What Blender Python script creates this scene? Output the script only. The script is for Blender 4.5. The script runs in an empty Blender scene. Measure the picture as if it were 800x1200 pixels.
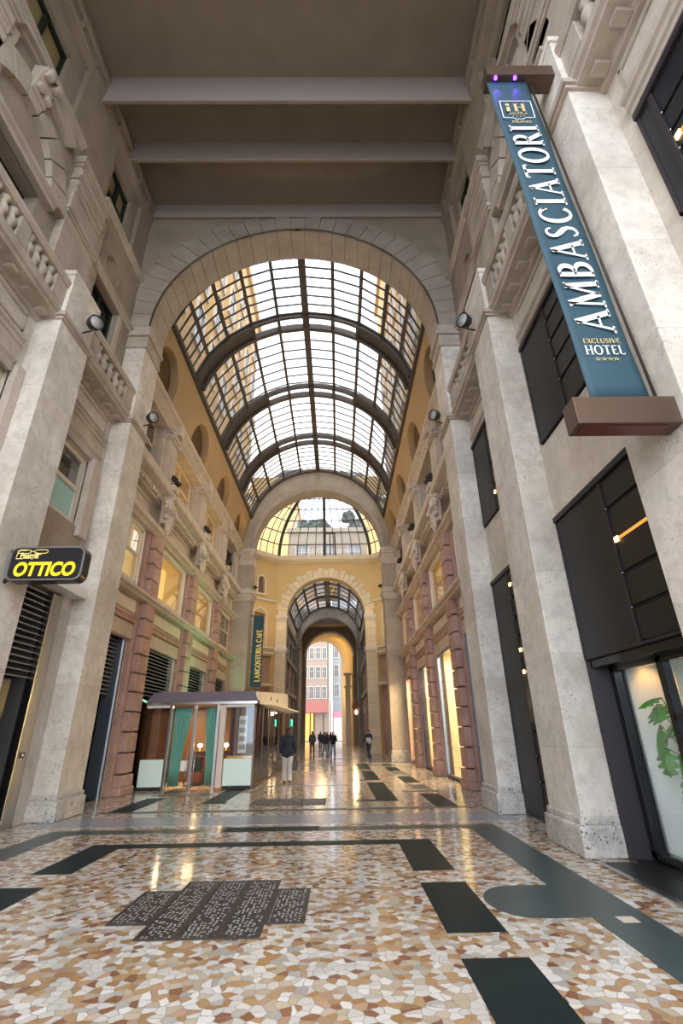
SKY = 2.2; EXPOSURE = 0.65
import bpy, bmesh, math, random
from mathutils import Vector, Matrix
from mathutils.geometry import tessellate_polygon
scn = bpy.context.scene
COL = scn.collection
random.seed(11)
PI = math.pi
XC = -1.3                     # axis of the arcade
PIER, PWALL, PIL, GWALL = 4.75, 5.3, 5.25, 5.6   # distances of the planes from the axis
def hx(s, h, xc=XC): return xc + s * h

# ------------------------------------------------------------------ mesh helpers
class MB:
    def __init__(self):
        self.v = []; self.f = []; self.mi = []; self.sm = []; self.cur = 0
    def add(self, vs, fs, smooth=False):
        b = len(self.v); self.v += [tuple(p) for p in vs]
        for f in fs:
            self.f.append(tuple(b + i for i in f)); self.mi.append(self.cur); self.sm.append(smooth)
        return self
    def box(self, x0, x1, y0, y1, z0, z1):
        if x0 > x1: x0, x1 = x1, x0
        if y0 > y1: y0, y1 = y1, y0
        if z0 > z1: z0, z1 = z1, z0
        vs = [(x, y, z) for z in (z0, z1) for y in (y0, y1) for x in (x0, x1)]
        return self.add(vs, [(0,2,3,1), (4,5,7,6), (0,1,5,4), (2,6,7,3), (0,4,6,2), (1,3,7,5)])
    def hb(self, s, h0, h1, y0, y1, z0, z1, xc=XC):
        return self.box(hx(s,h0,xc), hx(s,h1,xc), y0, y1, z0, z1)
    def poly(self, pts, smooth=False):
        return self.add(pts, [tuple(range(len(pts)))], smooth)
    def extr(self, pts, d):
        """closed outline pts (3-D, planar) swept by vector d"""
        n = len(pts); d = Vector(d)
        vs = [Vector(p) for p in pts] + [Vector(p) + d for p in pts]
        fs = [tuple(range(n))[::-1], tuple(range(n, 2*n))] + [(i, (i+1) % n, n + (i+1) % n, n + i) for i in range(n)]
        return self.add(vs, fs)
    def prof(self, s, pr, y0, y1, xc=XC):
        """profile of (h, z) points swept along y"""
        return self.extr([(hx(s,h,xc), y0, z) for h, z in pr], (0, y1 - y0, 0))
    def plate(self, outer, holes, t, fm):
        """flat plate with holes; fm(u, v, w) maps to 3-D; w runs 0..t"""
        loops = [outer] + list(holes)
        flat = [p for l in loops for p in l]
        tri = tessellate_polygon([[Vector((p[0], p[1], 0)) for p in l] for l in loops])
        n = len(flat)
        vs = [fm(p[0], p[1], 0) for p in flat] + [fm(p[0], p[1], t) for p in flat]
        fs = [tuple(a) for a in tri] + [tuple(n + i for i in a[::-1]) for a in tri]
        b = 0
        for l in loops:
            m = len(l)
            for i in range(m):
                j = (i + 1) % m
                fs.append((b + i, b + j, n + b + j, n + b + i))
            b += m
        return self.add(vs, fs)
    def tube(self, pts, r, n=8, cap=True):
        pts = [Vector(p) for p in pts]
        rs = r if isinstance(r, (list, tuple)) else [r] * len(pts)
        vs = []
        prev = None
        for i, p in enumerate(pts):
            t = (pts[min(i+1, len(pts)-1)] - pts[max(i-1, 0)]).normalized()
            a = prev if prev is not None else (Vector((0,0,1)) if abs(t.z) < .9 else Vector((1,0,0)))
            u = (a - t * a.dot(t)).normalized(); w = t.cross(u); prev = u
            for k in range(n):
                an = 2*PI*k/n
                vs.append(p + (u*math.cos(an) + w*math.sin(an)) * rs[i])
        fs = []
        for i in range(len(pts)-1):
            for k in range(n):
                fs.append((i*n+k, i*n+(k+1) % n, (i+1)*n+(k+1) % n, (i+1)*n+k))
        if cap:
            fs.append(tuple(range(n))[::-1]); fs.append(tuple((len(pts)-1)*n+k for k in range(n)))
        return self.add(vs, fs, True)
    def lathe(self, pr, base, axis=(0,0,1), n=16):
        """profile of (radius, distance along axis)"""
        ax = Vector(axis).normalized(); b = Vector(base)
        a = Vector((1,0,0)) if abs(ax.x) < .9 else Vector((0,1,0))
        u = (a - ax*a.dot(ax)).normalized(); w = ax.cross(u)
        vs = []
        for r, d in pr:
            for k in range(n):
                an = 2*PI*k/n
                vs.append(b + ax*d + (u*math.cos(an) + w*math.sin(an))*max(r, 1e-4))
        fs = []
        for i in range(len(pr)-1):
            for k in range(n):
                fs.append((i*n+k, i*n+(k+1) % n, (i+1)*n+(k+1) % n, (i+1)*n+k))
        fs.append(tuple(range(n))[::-1]); fs.append(tuple((len(pr)-1)*n+k for k in range(n)))
        return self.add(vs, fs, True)
    def ell(self, c, r, rot=None, n=10):
        vs = []; fs = []
        m = rot.to_matrix() if rot is not None and hasattr(rot, 'to_matrix') else (rot or Matrix.Identity(3))
        c = Vector(c)
        for i in range(n+1):
            t = PI*i/n
            for k in range(2*n):
                a = PI*k/n
                p = Vector((max(math.sin(t),1e-3)*math.cos(a)*r[0], max(math.sin(t),1e-3)*math.sin(a)*r[1], math.cos(t)*r[2]))
                vs.append(c + m @ p)
        k2 = 2*n
        for i in range(n):
            for k in range(k2):
                fs.append((i*k2+k, (i+1)*k2+k, (i+1)*k2+(k+1) % k2, i*k2+(k+1) % k2))
        fs.append(tuple(range(k2))); fs.append(tuple(n*k2+k for k in range(k2))[::-1])
        return self.add(vs, fs, True)
    def capsule(self, a, b, ra, rb, n=10):
        a = Vector(a); b = Vector(b); d = b - a; L = max(d.length, 1e-4); d /= L
        pr = [(ra*math.sin(t), -ra*math.cos(t)) for t in [PI/2*i/4 for i in range(5)]]
        pr += [(rb*math.cos(t), L + rb*math.sin(t)) for t in [PI/2*i/4 for i in range(5)]]
        return self.lathe(pr, a, d, n)
    def ring(self, fm, r0, r1, a0, a1, n, t):
        """arch ring from radius r0 to r1, thickness t; fm(u, v, w)"""
        vs = []
        for i in range(n+1):
            a = a0 + (a1-a0)*i/n
            c, s_ = math.cos(a), math.sin(a)
            vs += [fm(r0*c, r0*s_, 0), fm(r1*c, r1*s_, 0), fm(r1*c, r1*s_, t), fm(r0*c, r0*s_, t)]
        fs = []
        for i in range(n):
            for k in range(4):
                fs.append((4*i+k, 4*i+(k+1) % 4, 4*(i+1)+(k+1) % 4, 4*(i+1)+k))
        fs += [(0,3,2,1), (4*n, 4*n+1, 4*n+2, 4*n+3)]
        return self.add(vs, fs)
    def build(self, name, mat, parent=None, bevel=0, seg=2, remesh=0, smooth_it=0):
        o0 = Vector(parent['_w']) if parent is not None and '_w' in parent else Vector((0,0,0))
        me = bpy.data.meshes.new(name)
        me.from_pydata([tuple(Vector(p) - o0) for p in self.v], [], self.f)
        mats = mat if isinstance(mat, (list, tuple)) else [mat]
        for m in mats: me.materials.append(m)
        me.polygons.foreach_set('material_index', self.mi)
        me.polygons.foreach_set('use_smooth', self.sm)
        me.update()
        bm = bmesh.new(); bm.from_mesh(me)
        bmesh.ops.recalc_face_normals(bm, faces=bm.faces); bm.to_mesh(me); bm.free()
        o = bpy.data.objects.new(name, me); COL.objects.link(o)
        if parent is not None: o.parent = parent
        if remesh:
            r = o.modifiers.new('r', 'REMESH'); r.mode = 'VOXEL'; r.voxel_size = remesh; r.use_smooth_shade = True
            if smooth_it:
                s_ = o.modifiers.new('s', 'SMOOTH'); s_.iterations = smooth_it; s_.factor = .5
        if bevel:
            b = o.modifiers.new('b', 'BEVEL'); b.width = bevel; b.segments = seg; b.limit_method = 'ANGLE'; b.angle_limit = math.radians(40)
        return o

def root(name, loc=(0,0,0)):
    o = bpy.data.objects.new(name, None); COL.objects.link(o)
    o.location = loc; o['_w'] = list(loc); o.empty_display_size = .2
    return o
def S(o, label, cat):           # the setting
    o['label'] = label; o['category'] = cat; o['kind'] = 'structure'; return o
def T(o, label, cat, group=None):
    o['label'] = label; o['category'] = cat
    if group: o['group'] = group
    return o
KIDS = {}
def copy_tree(o, loc=None, parent=None):
    c = o.copy(); COL.objects.link(c)
    if parent is not None: c.parent = parent
    if loc is not None: c.location = loc
    for ch in list(o.children): copy_tree(ch, None, c)
    return c
def arc(cu, cv, r, a0, a1, n, ry=None):
    ry = r if ry is None else ry
    return [(cu + r*math.cos(a0+(a1-a0)*i/n), cv + ry*math.sin(a0+(a1-a0)*i/n)) for i in range(n+1)]
def rect(u0, u1, v0, v1): return [(u0,v0), (u1,v0), (u1,v1), (u0,v1)]

# ------------------------------------------------------------------ materials
def newmat(name):
    m = bpy.data.materials.new(name); m.use_nodes = True
    nt = m.node_tree; nt.nodes.clear()
    out = nt.nodes.new('ShaderNodeOutputMaterial')
    return m, nt, out
def N(nt, t, **kw):
    n = nt.nodes.new('ShaderNode' + t)
    for k, v in kw.items():
        if k.startswith('i_'):
            n.inputs[k[2:].replace('_', ' ')].default_value = v
        else: setattr(n, k, v)
    return n
def L(nt, a, b): nt.links.new(a, b)
def math_(nt, op, a, b=None, c=None):
    n = nt.nodes.new('ShaderNodeMath'); n.operation = op
    for i, x in enumerate((a, b, c)):
        if x is None: continue
        if isinstance(x, (int, float)): n.inputs[i].default_value = x
        else: L(nt, x, n.inputs[i])
    return n.outputs[0]
def mixc(nt, fac, a, b, mode='MIX'):
    n = nt.nodes.new('ShaderNodeMix'); n.data_type = 'RGBA'; n.blend_type = mode
    for i, x in ((0, fac), (6, a), (7, b)):
        if isinstance(x, (int, float)): n.inputs[i].default_value = x
        elif isinstance(x, (tuple, list)): n.inputs[i].default_value = (*x[:3], 1)
        else: L(nt, x, n.inputs[i])
    return n.outputs[2]
def plain(name, col, rough=.5, metal=0, spec=.5, coat=0, var=0, vscale=3, bump=0, bscale=30):
    m, nt, out = newmat(name)
    p = N(nt, 'BsdfPrincipled')
    p.inputs['Base Color'].default_value = (*col, 1); p.inputs['Roughness'].default_value = rough
    p.inputs['Metallic'].default_value = metal; p.inputs['Specular IOR Level'].default_value = spec
    p.inputs['Coat Weight'].default_value = coat; p.inputs['Coat Roughness'].default_value = .08
    g = N(nt, 'NewGeometry')
    if var:
        n = N(nt, 'TexNoise'); n.inputs['Scale'].default_value = vscale; n.inputs['Detail'].default_value = 5
        L(nt, g.outputs['Position'], n.inputs['Vector'])
        f = math_(nt, 'MULTIPLY_ADD', n.outputs['Fac'], 2*var, 1-var)
        c = N(nt, 'Combine' + 'XYZ')
        for i in range(3): L(nt, f, c.inputs[i])
        L(nt, mixc(nt, 1.0, col, c.outputs[0], 'MULTIPLY'), p.inputs['Base Color'])
    if bump:
        n = N(nt, 'TexNoise'); n.inputs['Scale'].default_value = bscale; n.inputs['Detail'].default_value = 4
        L(nt, g.outputs['Position'], n.inputs['Vector'])
        b = N(nt, 'Bump'); b.inputs['Strength'].default_value = bump; b.inputs['Distance'].default_value = .02
        L(nt, n.outputs['Fac'], b.inputs['Height']); L(nt, b.outputs[0], p.inputs['Normal'])
    L(nt, p.outputs[0], out.inputs[0]); return m
def emit(name, col, st):
    m, nt, out = newmat(name); e = N(nt, 'Emission'); e.inputs[0].default_value = (*col, 1); e.inputs[1].default_value = st
    L(nt, e.outputs[0], out.inputs[0]); return m
def glass(name, tint=(.95,.97,.97), ior=1.45, rough=.02, dirt=0, haze=0, hazecol=(.7,.75,.75)):
    m, nt, out = newmat(name)
    t = N(nt, 'BsdfTransparent'); t.inputs[0].default_value = (*tint, 1)
    g = N(nt, 'BsdfGlossy'); g.inputs['Roughness'].default_value = rough
    lw = N(nt, 'LayerWeight'); lw.inputs[0].default_value = .5
    f0 = ((ior-1)/(ior+1))**2
    fr = math_(nt, 'MULTIPLY_ADD', math_(nt, 'POWER', lw.outputs['Facing'], 4.0), 1-f0, f0)
    a = t.outputs[0]
    if haze:
        d = N(nt, 'BsdfTranslucent'); d.inputs[0].default_value = (*hazecol, 1)
        mx0 = N(nt, 'MixShader'); L(nt, t.outputs[0], mx0.inputs[1]); L(nt, d.outputs[0], mx0.inputs[2])
        if dirt:
            n = N(nt, 'TexNoise'); n.inputs['Scale'].default_value = 1.3; n.inputs['Detail'].default_value = 6
            gm = N(nt, 'NewGeometry'); L(nt, gm.outputs['Position'], n.inputs['Vector'])
            L(nt, math_(nt, 'MULTIPLY', n.outputs['Fac'], 2*haze), mx0.inputs[0])
        else: mx0.inputs[0].default_value = haze
        a = mx0.outputs[0]
    mx = N(nt, 'MixShader'); L(nt, fr, mx.inputs[0]); L(nt, a, mx.inputs[1]); L(nt, g.outputs[0], mx.inputs[2])
    L(nt, mx.outputs[0], out.inputs[0]); return m
def stone(name, c1, c2, course=1.38, joint=.006, pits=.35, rough=.6, off=0.0, vein=.5, jdark=.55, bump=.15, vj=None, spec=.3):
    """pitted building stone laid in courses: cloudy tone, dark pits, thin joints"""
    m, nt, out = newmat(name)
    p = N(nt, 'BsdfPrincipled'); p.inputs['Roughness'].default_value = rough; p.inputs['Specular IOR Level'].default_value = spec
    g = N(nt, 'NewGeometry'); pos = g.outputs['Position']
    sx = N(nt, 'SeparateXYZ'); L(nt, pos, sx.inputs[0])
    n1 = N(nt, 'TexNoise'); n1.inputs['Scale'].default_value = 1.3; n1.inputs['Detail'].default_value = 10; n1.inputs['Roughness'].default_value = .62
    L(nt, pos, n1.inputs['Vector'])
    r = N(nt, 'ValToRGB'); r.color_ramp.elements[0].position = .33; r.color_ramp.elements[1].position = .66
    r.color_ramp.elements[0].color = (*c1, 1); r.color_ramp.elements[1].color = (*c2, 1)
    L(nt, n1.outputs['Fac'], r.inputs[0]); col = r.outputs[0]
    if course:
        zz = math_(nt, 'ADD', sx.outputs[2], 100*course + off)
        row = math_(nt, 'FLOOR', math_(nt, 'DIVIDE', zz, course))
        wn = N(nt, 'TexWhiteNoise'); wn.noise_dimensions = '1D'; L(nt, row, wn.inputs['W'])
        tint = math_(nt, 'MULTIPLY_ADD', wn.outputs['Value'], .16, .92)
        cx = N(nt, 'CombineXYZ')
        for i in range(3): L(nt, tint, cx.inputs[i])
        col = mixc(nt, 1.0, col, cx.outputs[0], 'MULTIPLY')
        fr = math_(nt, 'SUBTRACT', math_(nt, 'DIVIDE', zz, course), row)
        jm = math_(nt, 'LESS_THAN', fr, joint*2/course)
        col = mixc(nt, math_(nt, 'MULTIPLY', jm, jdark), col, (.09,.08,.07))
        if vj:      # vertical joints, staggered by course
            yy = math_(nt, 'ADD', sx.outputs[1], math_(nt, 'MULTIPLY', math_(nt, 'MODULO', row, 2.0), vj/2))
            fy = math_(nt, 'FRACT', math_(nt, 'DIVIDE', math_(nt, 'ADD', yy, 100*vj), vj))
            col = mixc(nt, math_(nt, 'MULTIPLY', math_(nt, 'LESS_THAN', fy, joint*2/vj), jdark), col, (.09,.08,.07))
    if pits > .2:
        nm_ = N(nt, 'TexNoise'); nm_.inputs['Scale'].default_value = 5.5; nm_.inputs['Detail'].default_value = 9; nm_.inputs['Roughness'].default_value = .72
        L(nt, pos, nm_.inputs['Vector'])
        mrm = N(nt, 'MapRange'); mrm.inputs[1].default_value = .46; mrm.inputs[2].default_value = .70
        L(nt, nm_.outputs['Fac'], mrm.inputs[0])
        col = mixc(nt, math_(nt, 'MULTIPLY', mrm.outputs[0], min(.75, pits*1.1)), col, (.27,.25,.225))
    if pits:
        n2 = N(nt, 'TexNoise'); n2.inputs['Scale'].default_value = 26; n2.inputs['Detail'].default_value = 3
        L(nt, pos, n2.inputs['Vector'])
        n3 = N(nt, 'TexNoise'); n3.inputs['Scale'].default_value = 1.7; n3.inputs['Detail'].default_value = 2
        L(nt, pos, n3.inputs['Vector'])
        mr = N(nt, 'MapRange'); mr.inputs[1].default_value = .60; mr.inputs[2].default_value = .68
        L(nt, n2.outputs['Fac'], mr.inputs[0])
        mr2 = N(nt, 'MapRange'); mr2.inputs[1].default_value = .45; mr2.inputs[2].default_value = .65
        L(nt, n3.outputs['Fac'], mr2.inputs[0])
        col = mixc(nt, math_(nt, 'MULTIPLY', math_(nt, 'MULTIPLY', mr.outputs[0], mr2.outputs[0]), pits*1.6), col, (.10,.085,.075))
    L(nt, col, p.inputs['Base Color'])
    b = N(nt, 'Bump'); b.inputs['Strength'].default_value = bump; b.inputs['Distance'].default_value = .03
    n4 = N(nt, 'TexNoise'); n4.inputs['Scale'].default_value = 14; n4.inputs['Detail'].default_value = 6; L(nt, pos, n4.inputs['Vector'])
    L(nt, n4.outputs['Fac'], b.inputs['Height']); L(nt, b.outputs[0], p.inputs['Normal'])
    L(nt, p.outputs[0], out.inputs[0]); return m
def mosaic(name):
    m, nt, out = newmat(name)
    p = N(nt, 'BsdfPrincipled'); p.inputs['Roughness'].default_value = .17; p.inputs['Specular IOR Level'].default_value = .5
    g = N(nt, 'NewGeometry'); mp = N(nt, 'Mapping'); mp.inputs['Scale'].default_value = (12.5, 12.5, 0)
    L(nt, g.outputs['Position'], mp.inputs['Vector'])
    wob = N(nt, 'TexNoise'); wob.inputs['Scale'].default_value = .9; L(nt, mp.outputs[0], wob.inputs['Vector'])
    va = N(nt, 'VectorMath'); va.operation = 'ADD'
    sc = N(nt, 'VectorMath'); sc.operation = 'SCALE'; sc.inputs['Scale'].default_value = .5
    L(nt, wob.outputs['Color'], sc.inputs[0]); L(nt, mp.outputs[0], va.inputs[0]); L(nt, sc.outputs[0], va.inputs[1])
    v = N(nt, 'TexVoronoi'); v.voronoi_dimensions = '2D'; v.inputs['Scale'].default_value = 1; v.distance = 'MANHATTAN'
    v.distance = 'EUCLIDEAN'
    e = N(nt, 'TexVoronoi'); e.voronoi_dimensions = '2D'; e.feature = 'DISTANCE_TO_EDGE'; e.inputs['Scale'].default_value = 1
    for q in (v, e): L(nt, va.outputs[0], q.inputs['Vector'])
    sp = N(nt, 'SeparateColor'); L(nt, v.outputs['Color'], sp.inputs[0])
    r = N(nt, 'ValToRGB'); r.color_ramp.interpolation = 'CONSTANT'
    cs = [(0,(.66,.62,.57)), (.22,(.52,.43,.32)), (.37,(.70,.67,.64)), (.54,(.43,.27,.135)), (.67,(.37,.205,.085)), (.78,(.25,.11,.06)), (.86,(.44,.41,.37)), (.93,(.47,.29,.19))]
    while len(r.color_ramp.elements) < len(cs): r.color_ramp.elements.new(.5)
    for el, (q, c) in zip(r.color_ramp.elements, cs): el.position = q; el.color = (*c, 1)
    L(nt, sp.outputs[0], r.inputs[0])
    tone = math_(nt, 'MULTIPLY_ADD', sp.outputs[1], .25, .84)
    cx = N(nt, 'CombineXYZ')
    for i in range(3): L(nt, tone, cx.inputs[i])
    col = mixc(nt, 1.0, r.outputs[0], cx.outputs[0], 'MULTIPLY')
    gm = math_(nt, 'LESS_THAN', e.outputs['Distance'], .035)
    col = mixc(nt, gm, col, (.20,.18,.165))
    L(nt, col, p.inputs['Base Color'])
    L(nt, math_(nt, 'MULTIPLY_ADD', gm, .3, .11), p.inputs['Roughness'])
    L(nt, p.outputs[0], out.inputs[0]); return m
def grating(name):
    m, nt, out = newmat(name)
    p = N(nt, 'BsdfPrincipled'); p.inputs['Roughness'].default_value = .45; p.inputs['Metallic'].default_value = .3
    g = N(nt, 'NewGeometry'); mp = N(nt, 'Mapping'); mp.inputs['Scale'].default_value = (24, 24, 1); L(nt, g.outputs['Position'], mp.inputs['Vector'])
    v = N(nt, 'TexVoronoi'); v.voronoi_dimensions = '2D'; v.distance = 'CHEBYCHEV'; v.inputs['Scale'].default_value = 1; v.inputs['Randomness'].default_value = .55
    L(nt, mp.outputs[0], v.inputs['Vector'])
    w = N(nt, 'SeparateColor'); L(nt, v.outputs['Color'], w.inputs[0])
    hole = math_(nt, 'MULTIPLY', math_(nt, 'LESS_THAN', v.outputs['Distance'], .27), math_(nt, 'GREATER_THAN', w.outputs[0], .35))
    L(nt, mixc(nt, hole, (.020,.020,.025), (.46,.45,.44)), p.inputs['Base Color'])
    L(nt, p.outputs[0], out.inputs[0]); return m

M = {}
M['stone'] = stone('pale_travertine', (.56,.50,.43), (.76,.715,.65), vj=None, jdark=.3, joint=.004)
M['stonewall'] = stone('wall_travertine', (.52,.455,.385), (.66,.60,.52), course=2.2, pits=.3, vj=3.1, jdark=.3, joint=.004)
M['plinth'] = stone('worn_plinth_stone', (.40,.37,.34), (.66,.63,.59), course=0, pits=.9, bump=.9)
M['trim'] = stone('carved_limestone', (.46,.385,.325), (.61,.525,.455), course=0, pits=.12, bump=.08)
M['trimd'] = stone('darker_limestone', (.36,.305,.25), (.52,.45,.385), course=0, pits=.12, bump=.08)  # the carved limestone in a darker tone, used for the portico trim
M['upper'] = stone('upper_plaster', (.285,.238,.19), (.37,.31,.25), course=0, pits=.05, bump=.06)
M['arch'] = stone('arch_limestone', (.32,.27,.22), (.42,.36,.30), course=0, pits=.15, bump=.08)
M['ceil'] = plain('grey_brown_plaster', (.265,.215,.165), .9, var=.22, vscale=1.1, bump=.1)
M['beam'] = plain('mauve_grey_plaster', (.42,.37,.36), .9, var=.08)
M['red'] = stone('red_granite', (.37,.215,.18), (.53,.335,.285), course=0, pits=.5, rough=.5, bump=.5)
M['pinkwhite'] = plain('cream_marble', (.66,.58,.50), .5, var=.12)
M['yellow'] = plain('ochre_stucco', (.60,.425,.20), .85, var=.12, vscale=.8)
M['cove'] = plain('cove_plaster', (.40,.275,.15), .85, var=.15, vscale=.7)
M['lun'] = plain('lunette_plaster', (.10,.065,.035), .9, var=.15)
M['yellowstone'] = stone('yellow_limestone', (.66,.54,.37), (.76,.64,.46), course=.62, joint=.012, pits=.1, jdark=.3)
M['mosaic'] = mosaic('palladiana_mosaic')
M['slate'] = plain('dark_green_marble', (.012,.022,.023), .4, spec=.05, var=.35, vscale=4)
M['slate2'] = plain('grey_green_marble', (.055,.078,.082), .34, spec=.25, var=.25, vscale=3)
M['bluegrey'] = plain('blue_grey_marble', (.30,.31,.35), .22, var=.35, vscale=14)
M['iron'] = plain('dark_iron', (.045,.038,.034), .5, .4)
M['bar'] = plain('glazing_bar_paint', (.060,.045,.036), .55)
M['grate'] = grating('cast_iron_grating')
M['black'] = plain('black_metal_panel', (.012,.012,.014), .42, 0, .35, var=.3, vscale=1.2)
M['blackg'] = plain('black_gloss_panel', (.012,.012,.015), .18, 0, .4)
M['charcoal'] = plain('charcoal_reveal', (.026,.021,.025), .5, spec=.3)
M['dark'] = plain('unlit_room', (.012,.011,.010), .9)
M['slot'] = plain('slot_black', (.004,.004,.004), .9)
M['brass'] = plain('brass', (.55,.33,.10), .3, .9)
M['bronze'] = plain('bronze_box', (.13,.085,.062), .4, .6)
M['steel'] = plain('brushed_steel', (.55,.54,.55), .25, 1)
M['bluemetal'] = plain('blue_grey_metal', (.22,.27,.34), .3, .7)
M['greymetal'] = plain('grey_metal', (.30,.29,.28), .35, .7)
M['white'] = plain('white_paint', (.78,.75,.72), .5)
M['frame'] = plain('cream_window_frame', (.66,.58,.47), .5)
M['greenframe'] = plain('dark_green_frame', (.006,.014,.010), .5)
M['blind'] = plain('dark_blind_slat', (.10,.075,.06), .55)
M['blindw'] = plain('pale_blind_edge', (.55,.56,.60), .45)
M['mint'] = plain('mint_panel', (.72,.90,.84), .35)
M['curtain'] = plain('sea_green_curtain', (.19,.45,.37), .8, var=.15, vscale=8)
M['fascia'] = plain('mauve_grey_fascia', (.16,.13,.17), .4)
M['panelling'] = plain('dark_brown_panelling', (.12,.055,.026), .4, var=.2)
M['brown'] = plain('brown_wood', (.27,.10,.04), .4, var=.2)
M['darkred'] = plain('dark_red_wood', (.12,.03,.025), .35)
M['cream'] = plain('cream_wall', (.82,.74,.58), .7)
M['creamlit'] = plain('shop_cream_wall', (.86,.78,.60), .6)
M['red2'] = plain('pink_awning_cloth', (.46,.18,.16), .8)
M['signpink'] = plain('pink_sign', (.80,.30,.42), .6)
M['banner'] = plain('teal_banner_cloth', (.022,.068,.098), .65, var=.25, vscale=1.6)
M['bannerback'] = plain('navy_banner_cloth', (.010,.055,.085), .6)
M['lettering'] = plain('white_lettering', (.85,.86,.84), .6)
M['shrub'] = plain('dark_shrub_leaf', (.035,.055,.05), .7)
M['goldbig'] = plain('bright_gold_lettering', (.95,.70,.22), .5)
M['gold'] = plain('gold_lettering', (.72,.56,.22), .5)
M['goldglow'] = emit('warm_backlit_letters', (1,.72,.26), 1.3)
M['signblack'] = plain('sign_black', (.012,.012,.016), .3)
M['signyellow'] = emit('yellow_lit_letters', (1,.72,.03), 1.15)
M['signpale'] = emit('pale_yellow_lit_outline', (1,.80,.28), .9)
M['purple'] = emit('violet_led', (.16,.04,1), 7)
M['warmled'] = emit('warm_led', (1,.60,.22), 7)
M['warmbulb'] = emit('warm_bulb', (1,.72,.36), 18)
M['greenneon'] = emit('green_neon', (.05,1,.35), 4)
M['litwarm'] = emit('lit_interior_amber', (1,.58,.15), 1.25)
M['litpale'] = emit('lit_interior_cream', (1,.76,.38), 1.25)
M['ledslot'] = emit('glowing_brass_slot', (1,.42,.08), .75)
M['frost'] = plain('frosted_green_glass', (.38,.62,.56), .25)
M['archdark'] = stone('grey_arch_stone', (.22,.19,.16), (.32,.28,.24), course=0, pits=.15, bump=.08)
M['gl_clear'] = glass('clear_glass')
M['gl_roof'] = glass('roof_glass', (.93,.95,.96), haze=.10, dirt=1)
M['gl_green'] = glass('green_glass', (.75,.90,.87), ior=1.6, haze=.55, hazecol=(.40,.62,.58))
M['gl_mirror'] = glass('reflective_glass', (.55,.50,.44), ior=2.6, rough=.015)
M['gl_yellow'] = plain('amber_pane', (.30,.24,.11), .3)
M['gl_win'] = glass('window_glass', (.90,.90,.88), ior=1.7)
M['skin'] = plain('skin', (.55,.36,.27), .6)
M['leaf'] = plain('monstera_leaf', (.07,.30,.025), .4, var=.4, vscale=12)
M['stem'] = plain('plant_stem', (.16,.24,.06), .6)
M['pot'] = plain('grey_planter', (.32,.30,.28), .7)
M['asphalt'] = plain('street_paving', (.40,.38,.36), .7, var=.15)
def cloth(n, c): return plain(n, c, .85, var=.12, vscale=20)
# ================================================================== THE SETTING
WIN = [0]; TRIM = [0]; DOOR = [0]
SIDE = {-1: 'optician side', 1: 'hotel side'}
def win_name(): WIN[0] += 1; return 'window_%d' % WIN[0]
def trim_name(): TRIM[0] += 1; return 'trim_%d' % TRIM[0]
def door_name(): DOOR[0] += 1; return 'door_%d' % DOOR[0]

# ---------- floor with its inlays
mb = MB(); mb.box(-12, 10, -7, 88, -.3, 0)
floor = S(mb.build('floor', M['mosaic']), 'polished mosaic floor of cream, white and rust stone chips', 'floor')
floor['_w'] = [0,0,0]
def slab(pts, mat='slate', z=.004, name='stone_inlay'):
    m = MB(); m.extr([(x, y, -.02) for x, y in pts], (0,0,z+.02))
    return m.build(name, M[mat], floor)
def srect(x0, x1, y0, y1, mat='slate', z=.004): return slab([(x0,y0),(x1,y0),(x1,y1),(x0,y1)], mat, z)
# black slabs on the hotel side
for y0, y1 in ((-.6,2.2), (2.7,4.93), (5.47,7.05), (7.6,9.58)): srect(.95, 1.49, y0, y1)
srect(-3.53, .95, 9.26, 9.58); slab([(-4.06,7.76),(-3.53,7.76),(-3.53,9.26),(-3.53,9.58),(-4.06,9.58)])
for y0, y1 in ((5.3,7.15), (2.7,4.8), (-.6,2.2)): srect(-4.08, -3.54, y0, y1)
srect(-2.15, -.38, 10.52, 10.98)
# grey-green outer frame with a half-round bulge on each long side
def bulge(sx, xw, xi, yc, w, r):
    return [(xi, yc-w)] + [(xi - sx*(r*math.cos(a)), yc + w*math.sin(a)) for a in [-PI/2 + PI*i/14 for i in range(15)]] + [(xi, yc+w)]
srect(2.40, 2.94, -3, 10.9, 'slate2'); srect(-5.45, -4.95, -3, 10.9, 'slate2')
slab([(2.40,5.78),(2.0,5.78)] + [(1.95-.42*math.sin(PI*i/14), 6.32-.54*math.cos(PI*i/14)) for i in range(1,14)] + [(2.0,6.86),(2.40,6.86)], 'slate2')
srect(2.62, 2.78, 5.62, 5.78, 'pinkwhite', .006)
srect(-5.45, 2.94, 10.5, 10.9, 'slate2', .0035)
srect(-2.62, -2.2, 10.45, 10.95, 'mosaic', .0045)
srect(-6.2, 3.6, 11.25, 12.4, 'bluegrey', .0045)
srect(-5.6, 3.2, 13.05, 13.3, 'slate2')
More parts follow.
